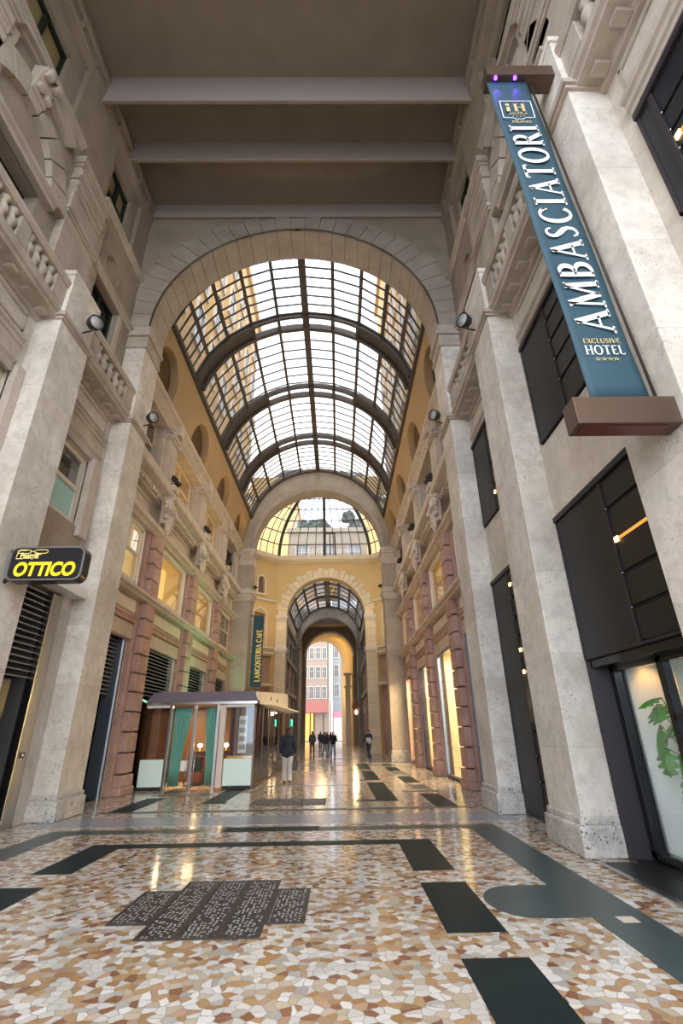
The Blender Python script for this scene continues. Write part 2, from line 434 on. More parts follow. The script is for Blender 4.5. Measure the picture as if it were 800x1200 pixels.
# arcade floor: dark frames repeated bay by bay
for y0, y1 in ((14.5,19.5), (20.4,25.0), (25.9,30.6)):
    for sx, xa, xb in ((1,.98,.45), (-1,-3.58,-3.05)):
        srect(xa, xa+.57, y0, y1); srect(min(xa,xb) if sx > 0 else xa+.57, xa if sx > 0 else xb+.1, y0, y0+.28)
    srect(1.9, 2.95, y0+1.9, y0+2.25, 'slate2'); srect(-5.5, -3.8, y0+1.9, y0+2.25, 'slate2')
    srect(2.30, 2.84, y0-1.2, y0+1.4); srect(-5.44, -4.9, y0-1.2, y0+1.4)
    srect(2.30, 2.84, y0+2.6, y0+4.0, 'slate2'); srect(-5.44, -4.9, y0+2.6, y0+4.0, 'slate2')
    srect(-3.0, .4, y0+4.0, y0+4.4, 'bluegrey')
for y0 in (29.2, 31.6, 34.5, 40.5, 43.6, 48, 53, 58): srect(-5.2, 3.0, y0, y0+.5, 'slate2')
for y0 in (36, 45.5, 50.4, 55.4): srect(-2.6, .6, y0, y0+1.5, 'bluegrey')

mb = MB(); mb.box(-60, 60, -60, -7, -.32, -.02); S(mb.build('street', M['asphalt']), 'pale street paving in front of the portico', 'street')
mb = MB(); mb.box(-60, 60, 88, 140, -.32, -.02); S(mb.build('street', M['asphalt']), 'street paving beyond the far exit of the arcade', 'street')

# ---------- portico side walls with openings
BAYS = {'front': (-1.5, 3.85), 'near': (4.9, 8.05), 'far': (9.22, 11.98)}
HOLES = {1: [rect(.4,3.58,6.9,8.9), rect(5.15,7.9,6.6,9.03), rect(5.0,7.98,0,5.1), rect(9.85,11.9,6.55,9.1), rect(9.3,11.95,0,5.07), rect(.2,3.6,0,5.1)],
         -1: [rect(.4,3.4,6.5,8.4), rect(5.2,7.8,6.44,8.6), rect(5.2,7.8,0,4.75), rect(9.75,11.24,6.5,8.33), rect(9.35,11.46,0,4.75), rect(.4,3.4,0,4.75)]}
def arched(y0, y1, z0, zs, n=14):
    r = (y1-y0)/2
    return [(y0,z0), (y1,z0)] + arc((y0+y1)/2, zs, r, 0, PI, n)
for s in (-1, 1):
    mb = MB(); fm = lambda u, v, w, s=s: (hx(s, PWALL+w), u, v)
    mb.plate([(-1.5,0),(13.13,0),(13.13,10.2),(-1.5,10.2)], HOLES[s], .45, fm)
    S(mb.build('wall_%s' % ('left' if s < 0 else 'right'), M['stonewall']), 'tall pale stone lower wall of the portico, ' + SIDE[s], 'wall')
    # upper storey: doors on the balconies, round-headed recesses, roundel, attic windows
    mb = MB()
    up = [rect(9.6,11.13,10.6,13.5), arc(10.3,14.42,.42,0,2*PI,28)[:-1]]
    for yc in (5.95, .9): up.append([(yc-1.12,10.6),(yc+1.12,10.6),(yc+1.12,12.8),(yc-1.12,12.8)])
    fm2 = lambda u, v, w, s=s: (hx(s, 5.38+w), u, v)
    mb.plate([(-1.5,10.2),(12.0,10.2),(12.0,15.9),(-1.5,15.9)], up, .4, fm2)
    mb.hb(s, 5.78, 5.9, -1.5, 12.0, 10.2, 15.9)
    mb.hb(s, 5.44, 5.6, 9.8, 10.8, 13.95, 14.9)
    S(mb.build('wall_%s_upper' % ('left' if s < 0 else 'right'), M['upper']), 'upper plaster wall above the balconies, ' + SIDE[s], 'wall')
    mb = MB(); tops = [rect(9.5,10.75,16.25,18.3), rect(4.2,6.75,15.98,18.1), rect(-.6,2.4,16.25,18.3)]
    fm3 = lambda u, v, w, s=s: (hx(s, 5.62+w), u, v)
    mb.plate([(-1.5,15.9),(12.0,15.9),(12.0,20.0),(-1.5,20.0)], tops, .3, fm3)
    for ya, yb in ((7.3,9.2),(3.0,3.95),(11.2,12.0)): mb.hb(s, 5.47, 5.63, ya, yb, 16.05, 19.9)
    S(mb.build('wall_%s_top' % ('left' if s < 0 else 'right'), M['upper']), 'topmost wall strip under the portico ceiling, ' + SIDE[s], 'wall')
    for nm, q in zip(('far', 'near', 'front'), tops):
        y0, y1, z0, z1 = q[0][0], q[1][0], q[0][1], q[2][1]
        w = root(win_name(), (hx(s,5.8), (y0+y1)/2, z0))
        m = MB(); n = 2 if y1-y0 < 2 else 3
        for i in range(n+1): yy = y0 + (y1-y0)*i/n; m.hb(s, 5.74, 5.84, yy-.06, yy+.06, z0, z1)
        for zz in (z0+.05, (z0+z1)/2, z1-.05): m.hb(s, 5.74, 5.84, y0, y1, zz-.06, zz+.06)
        m.build('frame', M['greenframe'], w)
        m = MB(); m.hb(s, 5.85, 5.87, y0, y1, z0, z1); m.build('pane', M['gl_yellow'], w)
        S(w, 'high window with dark green bars and amber panes over the %s balcony, %s' % (nm, SIDE[s]), 'window')

# ---------- the six stone piers of the portico
PY = {('front',1):(3.85,4.9), ('front',-1):(3.85,4.9), ('near',1):(8.05,9.22), ('near',-1):(8.05,9.25), ('far',1):(11.98,13.13), ('far',-1):(11.98,13.13)}
WHERE = {'front': 'first stone pier from the street', 'near': 'middle stone pier of the portico', 'far': 'stone pier carrying the great arch'}
CAPP = [(0,10.10),(-.05,10.10),(-.05,10.16),(-.09,10.18),(-.09,10.27),(-.03,10.29),(-.03,10.34),(0,10.34)]
for (nm, s), (y0, y1) in PY.items():
    r = root('stone_pillar', (hx(s, PIER), (y0+y1)/2, 0))
    m = MB(); m.hb(s, PIER, 5.7, y0, y1, .48, 10.12)
    if nm == 'far': m.hb(s, PIER, 5.7, y0, y1, 10.1, 13.2)
    m.build('shaft', M['stone'], r, .015)
    m = MB(); m.hb(s, PIER-.08, 5.7, y0-.08, y1+.08, 0, .40); m.hb(s, PIER-.04, 5.7, y0-.04, y1+.04, .39, .50)
    m.build('plinth', M['plinth'], r, .03)
    m = MB()
    for e, a, b in ((.05,10.10,10.17), (.09,10.17,10.28), (.03,10.28,10.35)): m.hb(s, PIER-e, 5.7, y0-e, y1+e, a, b)
    m.build('capital', M['trimd'], r, .008)
    if nm != 'far':
        m = MB(); m.hb(s, PIER-.005, 5.45, y0, y1, 10.35, 11.55); m.hb(s, PIER-.03, 5.45, y0-.03, y1+.03, 11.5, 11.64)
        m.build('pedestal', M['stone'], r, .015)
    else:
        m = MB()
        for e, a, b in ((.06,12.95,13.12), (.03,13.12,13.42), (.10,13.42,13.60), (.05,13.60,13.85)): m.hb(s, PIER-e, 5.75, y0-e, y1, a, b)
        m.build('impost', M['trimd'], r, .012)
    S(r, WHERE[nm] + ', ' + SIDE[s], 'pillar')

# ---------- window surrounds, friezes and balconies between the piers
bal0 = MB()
bal0.lathe([(.10,0),(.10,.035),(.07,.06),(.075,.09),(.125,.17),(.135,.22),(.11,.29),(.06,.38),(.055,.42),(.09,.47),(.10,.50),(.10,.53)], (0,0,0), n=14)
balobj = None
for s in (-1, 1):
    for nm, (y0, y1) in BAYS.items():
        # moulded window head and sunk panel
        ya, yb = y0+.24, y1-.24
        m = MB()
        m.prof(s, [(5.3,8.98 if s>0 else 8.42),(5.25,8.98 if s>0 else 8.42),(5.25,9.06),(5.21,9.08),(5.21,9.17),(5.16,9.2),(5.16,9.28),(5.3,9.3)], ya, yb)
        if s < 0: m.prof(s, [(5.3,8.36),(5.22,8.36),(5.22,8.56),(5.17,8.62),(5.17,8.72),(5.3,8.74)], ya+.1, yb-.1)
        m.prof(s, [(5.3,9.44),(5.27,9.44),(5.27,9.50),(5.3,9.50)], ya+.05, yb-.05)
        m.prof(s, [(5.3,9.86),(5.27,9.86),(5.27,9.92),(5.3,9.92)], ya+.05, yb-.05)
        for yy in (ya+.05, yb-.11): m.hb(s, 5.27, 5.3, yy, yy+.06, 9.44, 9.92)
        S(m.build(trim_name(), M['trimd'], bevel=.006), 'moulded stone window head under the %s balcony, %s' % (nm, SIDE[s]), 'trim')
        # balcony
        b = root('balcony', (hx(s, 4.95), (y0+y1)/2, 10.12))
        yA, yB = y0+.003, y1-.003
        m = MB()
        m.prof(s, [(5.36,10.02),(5.22,10.02),(5.18,10.13),(4.86,10.13),(4.86,10.21),(4.80,10.24),(4.80,10.36),(4.84,10.38),(4.84,10.50),(5.36,10.50)], yA, yB)
        n = int((yB-yA)/.52)
        for i in range(n):
            yy = yA + (yB-yA)*(i+.5)/n
            m.hb(s, 4.98, 5.2, yy-.09, yy+.09, 10.05, 10.14)
        m.build('slab', M['trimd'], b, .006)
        m = MB(); m.prof(s, [(4.80,11.06),(5.08,11.06),(5.08,11.10),(5.12,11.14),(5.12,11.26),(5.08,11.30),(4.82,11.30),(4.77,11.24),(4.77,11.14),(4.80,11.10)], yA, yB)
        m.build('handrail', M['trimd'], b, .006)
        c = (y0+y1)/2
        if nm == 'far': blocks = [(yA, yA+.5), (yB-.5, yB)]; groups = [(yA+.5, yB-.5, 5)]
        elif nm == 'near': blocks = [(yA,yA+.42),(c-.16,c+.16),(yB-.42,yB)]; groups = [(yA+.42,c-.16,4),(c+.16,yB-.42,4)]
        else: blocks = [(yA,yA+1.8),(c+.9,c+1.2),(yB-.42,yB)]; groups = [(yA+1.8,c+.9,5),(c+1.2,yB-.42,3)]
        m = MB()
        for a, e in blocks: m.hb(s, 4.83, 5.05, a, e, 10.5, 11.06)
        m.build('parapet_block', M['trimd'], b, .006)
        for a, e, k in groups:
            for i in range(k):
                yy = a + (e-a)*(i+.5)/k
                if balobj is None:
                    o = bal0.build('baluster', M['trimd']); o.parent = b; balobj = o
                else:
                    o = balobj.copy(); COL.objects.link(o); o.parent = b
                o.location = Vector((hx(s,4.94), yy, 10.515)) - Vector(b['_w'])
        S(b, 'stone %s balcony with urn balusters, %s' % ({'near': 'middle', 'far': 'innermost', 'front': 'street end'}[nm], SIDE[s]), 'balcony')
    # wall pilasters above the balconies, imposts and cornice
    m = MB()
    for (y0, y1) in ((7.75,9.1), (3.3,4.9)):
        m.hb(s, 5.18, 5.4, y0, y1, 10.4, 15.15)
        m.hb(s, 5.24, 5.4, y0+.2, y1+.25, 10.4, 15.15)
        for e, a, b in ((.05,13.30,13.38), (.09,13.38,13.50), (.04,13.50,13.58), (.05,14.6,14.64), (.05,15.10,15.18), (.10,15.18,15.40), (.05,15.40,15.5)):
            m.hb(s, 5.18-e, 5.4, y0-e, y1+e, a, b)
        for zz in (14.15, 14.42, 14.80): m.hb(s, 5.15, 5.2, y0+.02, y1-.02, zz, zz+.22)
    m.prof(s, [(5.62,15.78),(5.34,15.78),(5.30,15.86),(5.22,15.92),(5.22,16.02),(5.62,16.1)], 9.1, 11.98)
    m.prof(s, [(5.62,15.78),(5.34,15.78),(5.30,15.86),(5.22,15.92),(5.22,16.02),(5.62,16.1)], -1.5, 7.75)
    # door surround of the far bay
    m.hb(s, 5.32, 5.4, 9.42, 9.6, 10.5, 13.68); m.hb(s, 5.32, 5.4, 11.13, 11.31, 10.5, 13.68); m.prof(s, [(5.4,13.5),(5.3,13.5),(5.3,13.62),(5.24,13.68),(5.24,13.78),(5.4,13.8)], 9.2, 11.98)
    S(m.build(trim_name(), M['trimd'], bevel=.006), 'stone pilasters, imposts and cornice on the upper wall, ' + SIDE[s], 'trim')
    # roundel rim
    m = MB(); fm4 = lambda u, v, w, s=s: (hx(s, 5.345+w), 10.3+u, 14.42+v); m.ring(fm4, .42, .48, 0, 2*PI, 28, .05)
    S(m.build(trim_name(), M['upper']), 'round sunk medallion above the balcony door, ' + SIDE[s], 'trim')
    # balcony doors
    d = root(door_name(), (hx(s,5.65), 10.37, 10.6))
    m = MB()
    for yy in (9.6, 10.33, 11.05): m.hb(s, 5.55, 5.62, yy, yy+.08, 10.5, 13.5)
    for zz in (10.5, 12.0, 13.42): m.hb(s, 5.55, 5.62, 9.6, 11.13, zz, zz+.08)
    m.build('frame', M['greenframe'], d)
    m = MB(); m.hb(s, 5.63, 5.65, 9.6, 11.13, 10.5, 13.5); m.build('pane', M['blackg'], d)
    S(d, 'dark green balcony door in the innermost bay, ' + SIDE[s], 'door')
    # round-headed hood over the broad balcony windows
    for yc, nm in ((5.95, 'middle'), (.9, 'street end')):
        a = root(trim_name(), (hx(s,5.3), yc, 12.8))
        m = MB(); fa = lambda u, v, w, s=s, yc=yc: (hx(s, 5.18+w), yc+u, 13.05+v)
        nv = 9
        for i in range(nv):
            a0, a1 = PI*i/nv + .012, PI*(i+1)/nv - .012
            m.ring(fa, 1.12, 1.12 + (.66 if i % 2 == 0 else .60), a0, a1, 3, .22)
        m.build('voussoirs', M['trimd'], a, .008)
        m = MB(); m.plate([(-1.13,0)] + [(1.13,0)] + arc(0,0,1.13,0,PI,20)[1:-1], [], .04, lambda u,v,w,s=s,yc=yc: (hx(s,5.33+w), yc+u, 13.05+v)); m.build('tympanum', M['upper'], a)
        m = MB(); m.prof(s, [(5.4,12.8),(5.2,12.8),(5.2,12.9),(5.12,12.95),(5.12,13.05),(5.4,13.08)], yc-1.45, yc+1.45); m.build('lintel', M['trimd'], a, .006)
        m = MB()
        hr = (1.4**2+.42**2)/(2*.42); ha = math.asin(1.4/hr)
        for r0, r1, d in ((0,.10,.12),(.10,.22,.24),(.22,.28,.18)):
            m.ring(lambda u,v,w,s=s,yc=yc,d=d: (hx(s, 5.4-d+w), yc+u, 15.62-hr+v), hr+r0-.14, hr+r1-.14, PI/2-ha, PI/2+ha, 16, d)
        m.build('hood_mould', M['trimd'], a)
        m = MB()
        for yy in (yc-.2, yc+.06): m.lathe([(.15,0),(.15,.16)], (hx(s,5.0), yy, 15.1), (0,1,0), 14); m.lathe([(.09,0),(.09,.16)], (hx(s,5.08), yy, 14.62), (0,1,0), 12)
        m.extr([(hx(s,5.3),yc-.24,14.4),(hx(s,5.12),yc-.24,14.45),(hx(s,5.08),yc-.24,14.9),(hx(s,4.96),yc-.24,15.2),(hx(s,5.3),yc-.24,15.3)], (0,.48,0)); m.lathe([(.07,0),(.07,.03),(.03,.05)], (hx(s,4.9), yc, 15.1), (-s,0,0), 14)
        m.build('keystone_scroll', M['trimd'], a, .01)
        m = MB(); m.hb(s, 5.7, 5.75, yc-1.12, yc+1.12, 10.5, 12.8); m.build('pane', M['blackg'], a)
        S(a, 'round-headed stone hood over the %s balcony opening, %s' % (nm, SIDE[s]), 'trim')
    # ceiling cove moulding with bosses
    m = MB(); m.prof(s, [(5.62,18.75),(5.45,18.75),(5.42,18.95),(5.40,19.0),(5.40,19.4),(5.34,19.5),(5.34,19.7),(5.62,19.95)], -1.5, 12.0)
    for i in range(16): m.hb(s, 5.33, 5.45, -1.0 + i*.82, -.86 + i*.82, 19.1, 19.24)
    S(m.build(trim_name(), M['upper'], bevel=.01), 'moulding with small bosses where wall meets portico ceiling, ' + SIDE[s], 'trim')

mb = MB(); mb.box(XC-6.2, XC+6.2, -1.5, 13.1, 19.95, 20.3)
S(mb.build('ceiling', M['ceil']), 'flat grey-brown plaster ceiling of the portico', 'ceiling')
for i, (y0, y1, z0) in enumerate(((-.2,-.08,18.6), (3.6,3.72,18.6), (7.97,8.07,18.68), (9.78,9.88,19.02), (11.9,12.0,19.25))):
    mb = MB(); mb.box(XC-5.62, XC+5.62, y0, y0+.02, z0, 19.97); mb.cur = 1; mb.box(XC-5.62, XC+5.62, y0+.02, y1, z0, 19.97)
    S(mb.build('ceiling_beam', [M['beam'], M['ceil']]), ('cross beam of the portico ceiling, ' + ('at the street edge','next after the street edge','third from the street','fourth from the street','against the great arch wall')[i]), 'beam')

# ---------- the great arch
AZ, AR = 13.85, 4.75
mb = MB()
def afm(y0, xc=XC): return lambda u, v, w: (xc+u, y0+w, v)
outer = [(-6.0,13.1),(-AR,13.1)] + arc(0,AZ,AR,PI,0,48) + [(AR,13.1),(6.0,13.1),(6.0,20.0),(-6.0,20.0)]
mb.plate(outer, [], 1.1, afm(12.0))
aw = S(mb.build('wall_arch', M['upper']), 'wall pierced by the great round arch, closing the portico', 'wall')
aw['_w'] = [0,0,0]
mb = MB(); nv = 29
for i in range(nv):
    a0, a1 = PI*i/nv, PI*(i+1)/nv; g = .0016
    am = (a0+a1)/2; ro = AR + .60 + .42*abs(math.cos(am))**1.2 + (.12 if i % 2 else 0)
    f = lambda u, v, w: (XC+u, 11.93+w, AZ+v)
    mb.ring(f, AR-.03, ro, a0+g, a1-g, 3, .08)
    mb.ring(f, AR-.03, AR+.02, a0+g, a1-g, 3, 1.24)
mb.build('voussoirs', M['arch'], aw, .006)

mb = MB(); mb.plate(outer, [], .8, afm(-2.4))  # unseen arch wall, added to dim the portico ceiling and upper walls
S(mb.build('wall_street_arch', M['upper']), 'unseen street front arch wall, added behind the viewer to cut sky light', 'wall')
def room(m, s, h0, h1, a, b, z0, z1):
    m.hb(s, h1, h1+.04, a-.04, b+.04, z0-.04, z1+.04)
    m.hb(s, h0, h1, a-.04, a, z0, z1); m.hb(s, h0, h1, b, b+.04, z0, z1)
    m.hb(s, h0, h1, a, b, z0-.04, z0); m.hb(s, h0, h1, a, b, z1, z1+.04)
# ---------- arcade side walls: shop floor, mezzanine, attic
AX = [16.91, 21.9, 26.9]
BC = [14.45, 19.4, 24.4, 29.35]
def gspan(i, hw):
    a, b = BC[i]-hw, BC[i]+hw
    if i == 0: a, b = 13.25, 14.45+hw
    if i == 3: a, b = 29.35-hw, min(31.15, 29.35+hw)
    return a, b
BAYN = ('bay next to the great arch', 'second bay past the great arch', 'third bay past the great arch', 'bay next to the second arch')
for s in (-1, 1):
    holes = []
    for i in range(4):
        a, b = gspan(i, 1.6); holes.append(rect(a, b, 0, 4.52))
        a, b = gspan(i, 1.42); holes.append(rect(a, b, 6.3, 8.2))
        a, b = gspan(i, 1.72); holes.append(rect(a, b, 10.5, 12.8))
    mb = MB(); fm = lambda u, v, w, s=s: (hx(s, GWALL+w), u, v)
    mb.plate([(13.13,0),(31.25,0),(31.25,13.6),(13.13,13.6)], holes, .12, fm)
    S(mb.build('wall_%s_arcade' % ('left' if s < 0 else 'right'), M['trim']), 'arcade side wall with shop openings, mezzanine and attic, ' + SIDE[s], 'wall')
    # red granite rusticated columns
    for j, y in enumerate(AX):
        for lo, (z0, z1) in enumerate(((0,5.84), (6.08,8.34))):
            m = MB(); m.hb(s, 5.42, 5.62, y-.66, y+.66, z0, z1)
            z = z0
            if lo == 0: m.hb(s, 5.14, 5.5, y-.52, y+.52, 0, .22); m.hb(s, 5.18, 5.5, y-.48, y+.48, .22, .55); z = .57
            n = max(3, round((z1-z)/.60))
            for k in range(n):
                m.hb(s, 5.22, 5.5, y-.43, y+.43, z+(z1-z)*k/n+.018, z+(z1-z)*(k+1)/n-.018)
            S(m.build('granite_pillar', M['red'], bevel=.03), 'rusticated red granite %s pilaster, %s from the great arch, %s' % (('ground floor','mezzanine')[lo], ('first','second','third')[j], SIDE[s]), 'pilaster')
    m = MB(); y = 31.25
    for z0, z1 in ((0,5.84), (6.08,8.34)): m.hb(s, 5.4, 5.62, y-.55, y, z0, z1)
    S(m.build('granite_pillar', M['red'], bevel=.02), 'narrow red granite strip beside the second arch, ' + SIDE[s], 'pilaster')
    # bands between the columns
    for i in range(4):
        a = 13.13 if i == 0 else AX[i-1]+.66; b = AX[i]-.66 if i < 3 else 30.7
        r = root(trim_name(), (hx(s,5.5), (a+b)/2, 5))
        m = MB(); m.hb(s, 5.5, 5.62, a, b, 4.5, 5.0); m.hb(s, 5.46, 5.62, a+.06, b-.06, 4.52, 4.62); m.build('lintel', M['trim'], r, .01)
        m = MB(); m.hb(s, 5.42, 5.62, a, b, 5.02, 5.22); m.hb(s, 5.38, 5.62, a, b, 5.16, 5.24); m.build('granite_band', M['red'], r, .01)
        m = MB(); m.hb(s, 5.5, 5.62, a, b, 5.26, 5.82); m.build('field', M['trim'], r)
        m = MB(); m.hb(s, 5.44, 5.62, a+.12, b-.12, 5.34, 5.74); m.build('marble_panel', M['pinkwhite'], r, .02)
        S(r, 'cream panel and granite band over the shop, %s, %s' % (BAYN[i], SIDE[s]), 'trim')
    # string courses and cornices running the whole length
    m = MB()
    m.prof(s, [(5.62,5.80),(5.2,5.80),(5.16,5.86),(5.06,5.90),(5.06,6.0),(5.12,6.04),(5.62,6.10)], 13.13, 31.22)
    S(m.build('string_cornice', M['trim'], bevel=.008), 'stone string course above the shops, ' + SIDE[s], 'cornice')
    m = MB()
    m.prof(s, [(5.62,8.28),(5.30,8.28),(5.24,8.36),(5.12,8.42),(5.12,8.54),(5.18,8.60),(5.30,8.64),(5.30,8.78),(5.62,8.8)], 13.13, 31.22)
    S(m.build('architrave_cornice', M['trim'], bevel=.008), 'moulded architrave above the mezzanine windows, ' + SIDE[s], 'cornice')
    m = MB()
    m.prof(s, [(5.62,9.62),(5.36,9.62),(5.36,9.84),(5.30,9.86),(5.30,9.92),(5.02,10.0),(4.98,10.04),(4.98,10.22),(5.04,10.26),(5.04,10.44),(5.62,10.5)], 13.13, 31.22)
    for i in range(72): m.hb(s, 5.24, 5.37, 13.2+i*.25, 13.33+i*.25, 9.68, 9.82)
    for i in range(4):
        a = 13.13 if i == 0 else AX[i-1]+.6; b = AX[i]-.6 if i < 3 else 31.2
        for zz in (8.98, 9.44): m.hb(s, 5.55, 5.62, a+.1, b-.1, zz, zz+.06)
    S(m.build('attic_cornice', M['trim'], bevel=.006), 'dentilled cornice under the attic windows, ' + SIDE[s], 'cornice')
    m = MB()
    m.prof(s, [(5.98,12.74),(5.28,12.74),(5.28,12.92),(5.22,12.96),(5.22,13.12),(5.14,13.18),(5.02,13.24),(5.02,13.36),(5.08,13.42),(5.12,13.58),(5.98,13.64)], 13.13, 31.22)
    S(m.build('crowning_cornice', M['trim'], bevel=.006), 'crowning cornice below the lunettes, ' + SIDE[s], 'cornice')
    # attic pilasters
    for j, y in enumerate(AX + [31.0]):
        w = .62 if j < 3 else .25
        r = root('attic_pillar', (hx(s,5.4), y, 10.5))
        m = MB(); m.hb(s, 5.42, 5.62, y-w-.12, min(y+w+.12,31.2), 10.48, 12.76); m.hb(s, 5.28, 5.5, y-w+.1, min(y+w-.1,31.2), 10.48, 12.4)
        if j < 3:
            for k in (-1,0,1): m.hb(s, 5.25, 5.3, y+k*.30-.10, y+k*.30+.10, 10.7, 12.2)
        m.build('shaft', M['trim'], r, .01)
        m = MB()
        for e, a, b in ((.0,12.36,12.42), (.06,12.42,12.5), (.02,12.5,12.62), (.09,12.62,12.78)): m.hb(s, 5.26-e, 5.6, y-w-e, min(y+w+e,31.2), a, b)
        if j < 3:
            for k in (-1,1): m.lathe([(.10,0),(.10,.12)], (hx(s,5.20), y+k*.5-.06, 12.52), (0,1,0), 12)
            m.hb(s, 5.0, 5.3, y-.22, y+.22, 12.78, 13.3)
        m.build('capital', M['trim'], r, .008)
        m = MB(); m.hb(s, 5.22, 5.6, y-w-.02, min(y+w+.02,31.2), 10.46, 10.66); m.build('base', M['trim'], r, .01)
        S(r, 'fluted attic pilaster, %s, %s' % (('first from the great arch','second from the great arch','third from the great arch','narrow one at the second arch')[j], SIDE[s]), 'pilaster')
    # mezzanine and attic windows
    for i in range(4):
        a, b = gspan(i, 1.42); w = root(win_name(), (hx(s,5.75), (a+b)/2, 6.3))
        m = MB()
        for yy in (a, b-.09): m.hb(s, 5.50, 5.60, yy, yy+.09, 6.3, 8.2)
        for zz in ((6.3, 7.22, 8.11) if i == 0 or (s < 0 and i == 3) else (6.3, 8.11)): m.hb(s, 5.50, 5.60, a, b, zz, zz+.09)
        if i == 0 or (s < 0 and i == 3): m.hb(s, 5.51, 5.59, (a+b)/2+.35, (a+b)/2+.42, 7.25, 8.2)
        m.build('frame', M['frame'], w)
        m = MB(); m.hb(s, 5.555, 5.56, a, b, 6.3, 8.2); m.build('pane', M['gl_win'], w)
        m = MB(); m.hb(s, 5.46, 5.61, a-.12, a+.0, 6.22, 8.3); m.hb(s, 5.46, 5.61, b, b+.12, 6.22, 8.3); m.hb(s, 5.46, 5.61, a-.12, b+.12, 8.18, 8.3); m.build('stone_surround', M['white'], w, .01)
        m = MB(); m.hb(s, 6.48, 6.52, a-.5, b+.5, 6.0, 8.5); m.build('lit_room_wall', M[('litpale','litwarm','litwarm','creamlit')[i] if s < 0 else ('dark','litwarm','litwarm','litpale')[i]], w)
        m = MB(); room(m, s, 5.73, 6.54, a-.2, b+.45, 6.15, 8.4)
        m.build('room_reveal', M['cream'], w)
        m = MB()
        if s < 0 and i == 2:
            for k in range(7): m.ell((hx(s,6.2+.06*math.sin(k*2)), (a+b)/2+.15+.22*math.sin(k*1.9), 6.5+.2*k), (.12,.22,.16), n=6)
            m.build('house_plant', M['leaf'], w)
        elif i != 3: 
            m.hb(s, 6.3, 6.4, a+.3, a+1.5, 6.25, 6.95); m.hb(s, 6.34, 6.36, a+1.7, a+1.76, 6.25, 8.0); m.build('shelf_back', M['brown'], w)
        S(w, 'mezzanine window with %s, %s, %s' % ('bright amber interior' if 0 < i < 3 else 'pale interior', BAYN[i], SIDE[s]), 'window')
        a, b = gspan(i, 1.72); w = root(win_name(), (hx(s,5.98), (a+b)/2, 10.5))
        m = MB()
        for yy in (a, (a+b)/2-.05, b-.1): m.hb(s, 5.78, 5.86, yy, yy+.1, 10.5, 12.8)
        for zz in (10.5, 11.75, 12.7): m.hb(s, 5.78, 5.86, a, b, zz, zz+.1)
        m.build('frame', M['frame'], w)
        m = MB(); m.hb(s, 5.82, 5.825, a, b, 10.5, 12.8); m.build('pane', M['gl_win'], w)
        m = MB(); m.hb(s, 6.58, 6.62, a-.5, b+.5, 10.4, 12.9); m.build('room_wall', M[('yellow','litwarm','litwarm','yellow')[i] if s < 0 else ('dark','dark','dark','yellow')[i]], w)
        m = MB(); room(m, s, 5.73, 6.64, a-.02, b+.02, 10.48, 12.78); m.build('room_reveal', M['trim'], w)
        S(w, 'deep attic window between fluted pilasters, %s, %s' % (BAYN[i], SIDE[s]), 'window')
    # cove wall with lunette recesses
    h0, z0, h1, z1 = 5.12, 13.55, 4.66, 15.6
    Lc = math.hypot(h1-h0, z1-z0); nh, nz = (z1-z0)/Lc, (h0-h1)/Lc
    def cf(u, v, w, s=s): t = v/Lc; return (hx(s, h0+(h1-h0)*t + nh*w), u, z0+(z1-z0)*t + nz*w)
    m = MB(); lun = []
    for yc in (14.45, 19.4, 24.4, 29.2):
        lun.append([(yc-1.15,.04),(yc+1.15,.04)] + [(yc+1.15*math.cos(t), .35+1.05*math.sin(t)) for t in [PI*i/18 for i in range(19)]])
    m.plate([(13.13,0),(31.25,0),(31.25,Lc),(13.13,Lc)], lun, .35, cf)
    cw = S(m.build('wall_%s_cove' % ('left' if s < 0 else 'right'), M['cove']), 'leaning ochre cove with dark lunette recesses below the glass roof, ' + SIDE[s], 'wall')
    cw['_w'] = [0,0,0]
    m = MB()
    m.plate([(13.13,0),(31.25,0),(31.25,Lc),(13.13,Lc)], [], .03, lambda u,v,w: cf(u,v,w+.36)); m.build('lunette_back', M['lun'], cw)
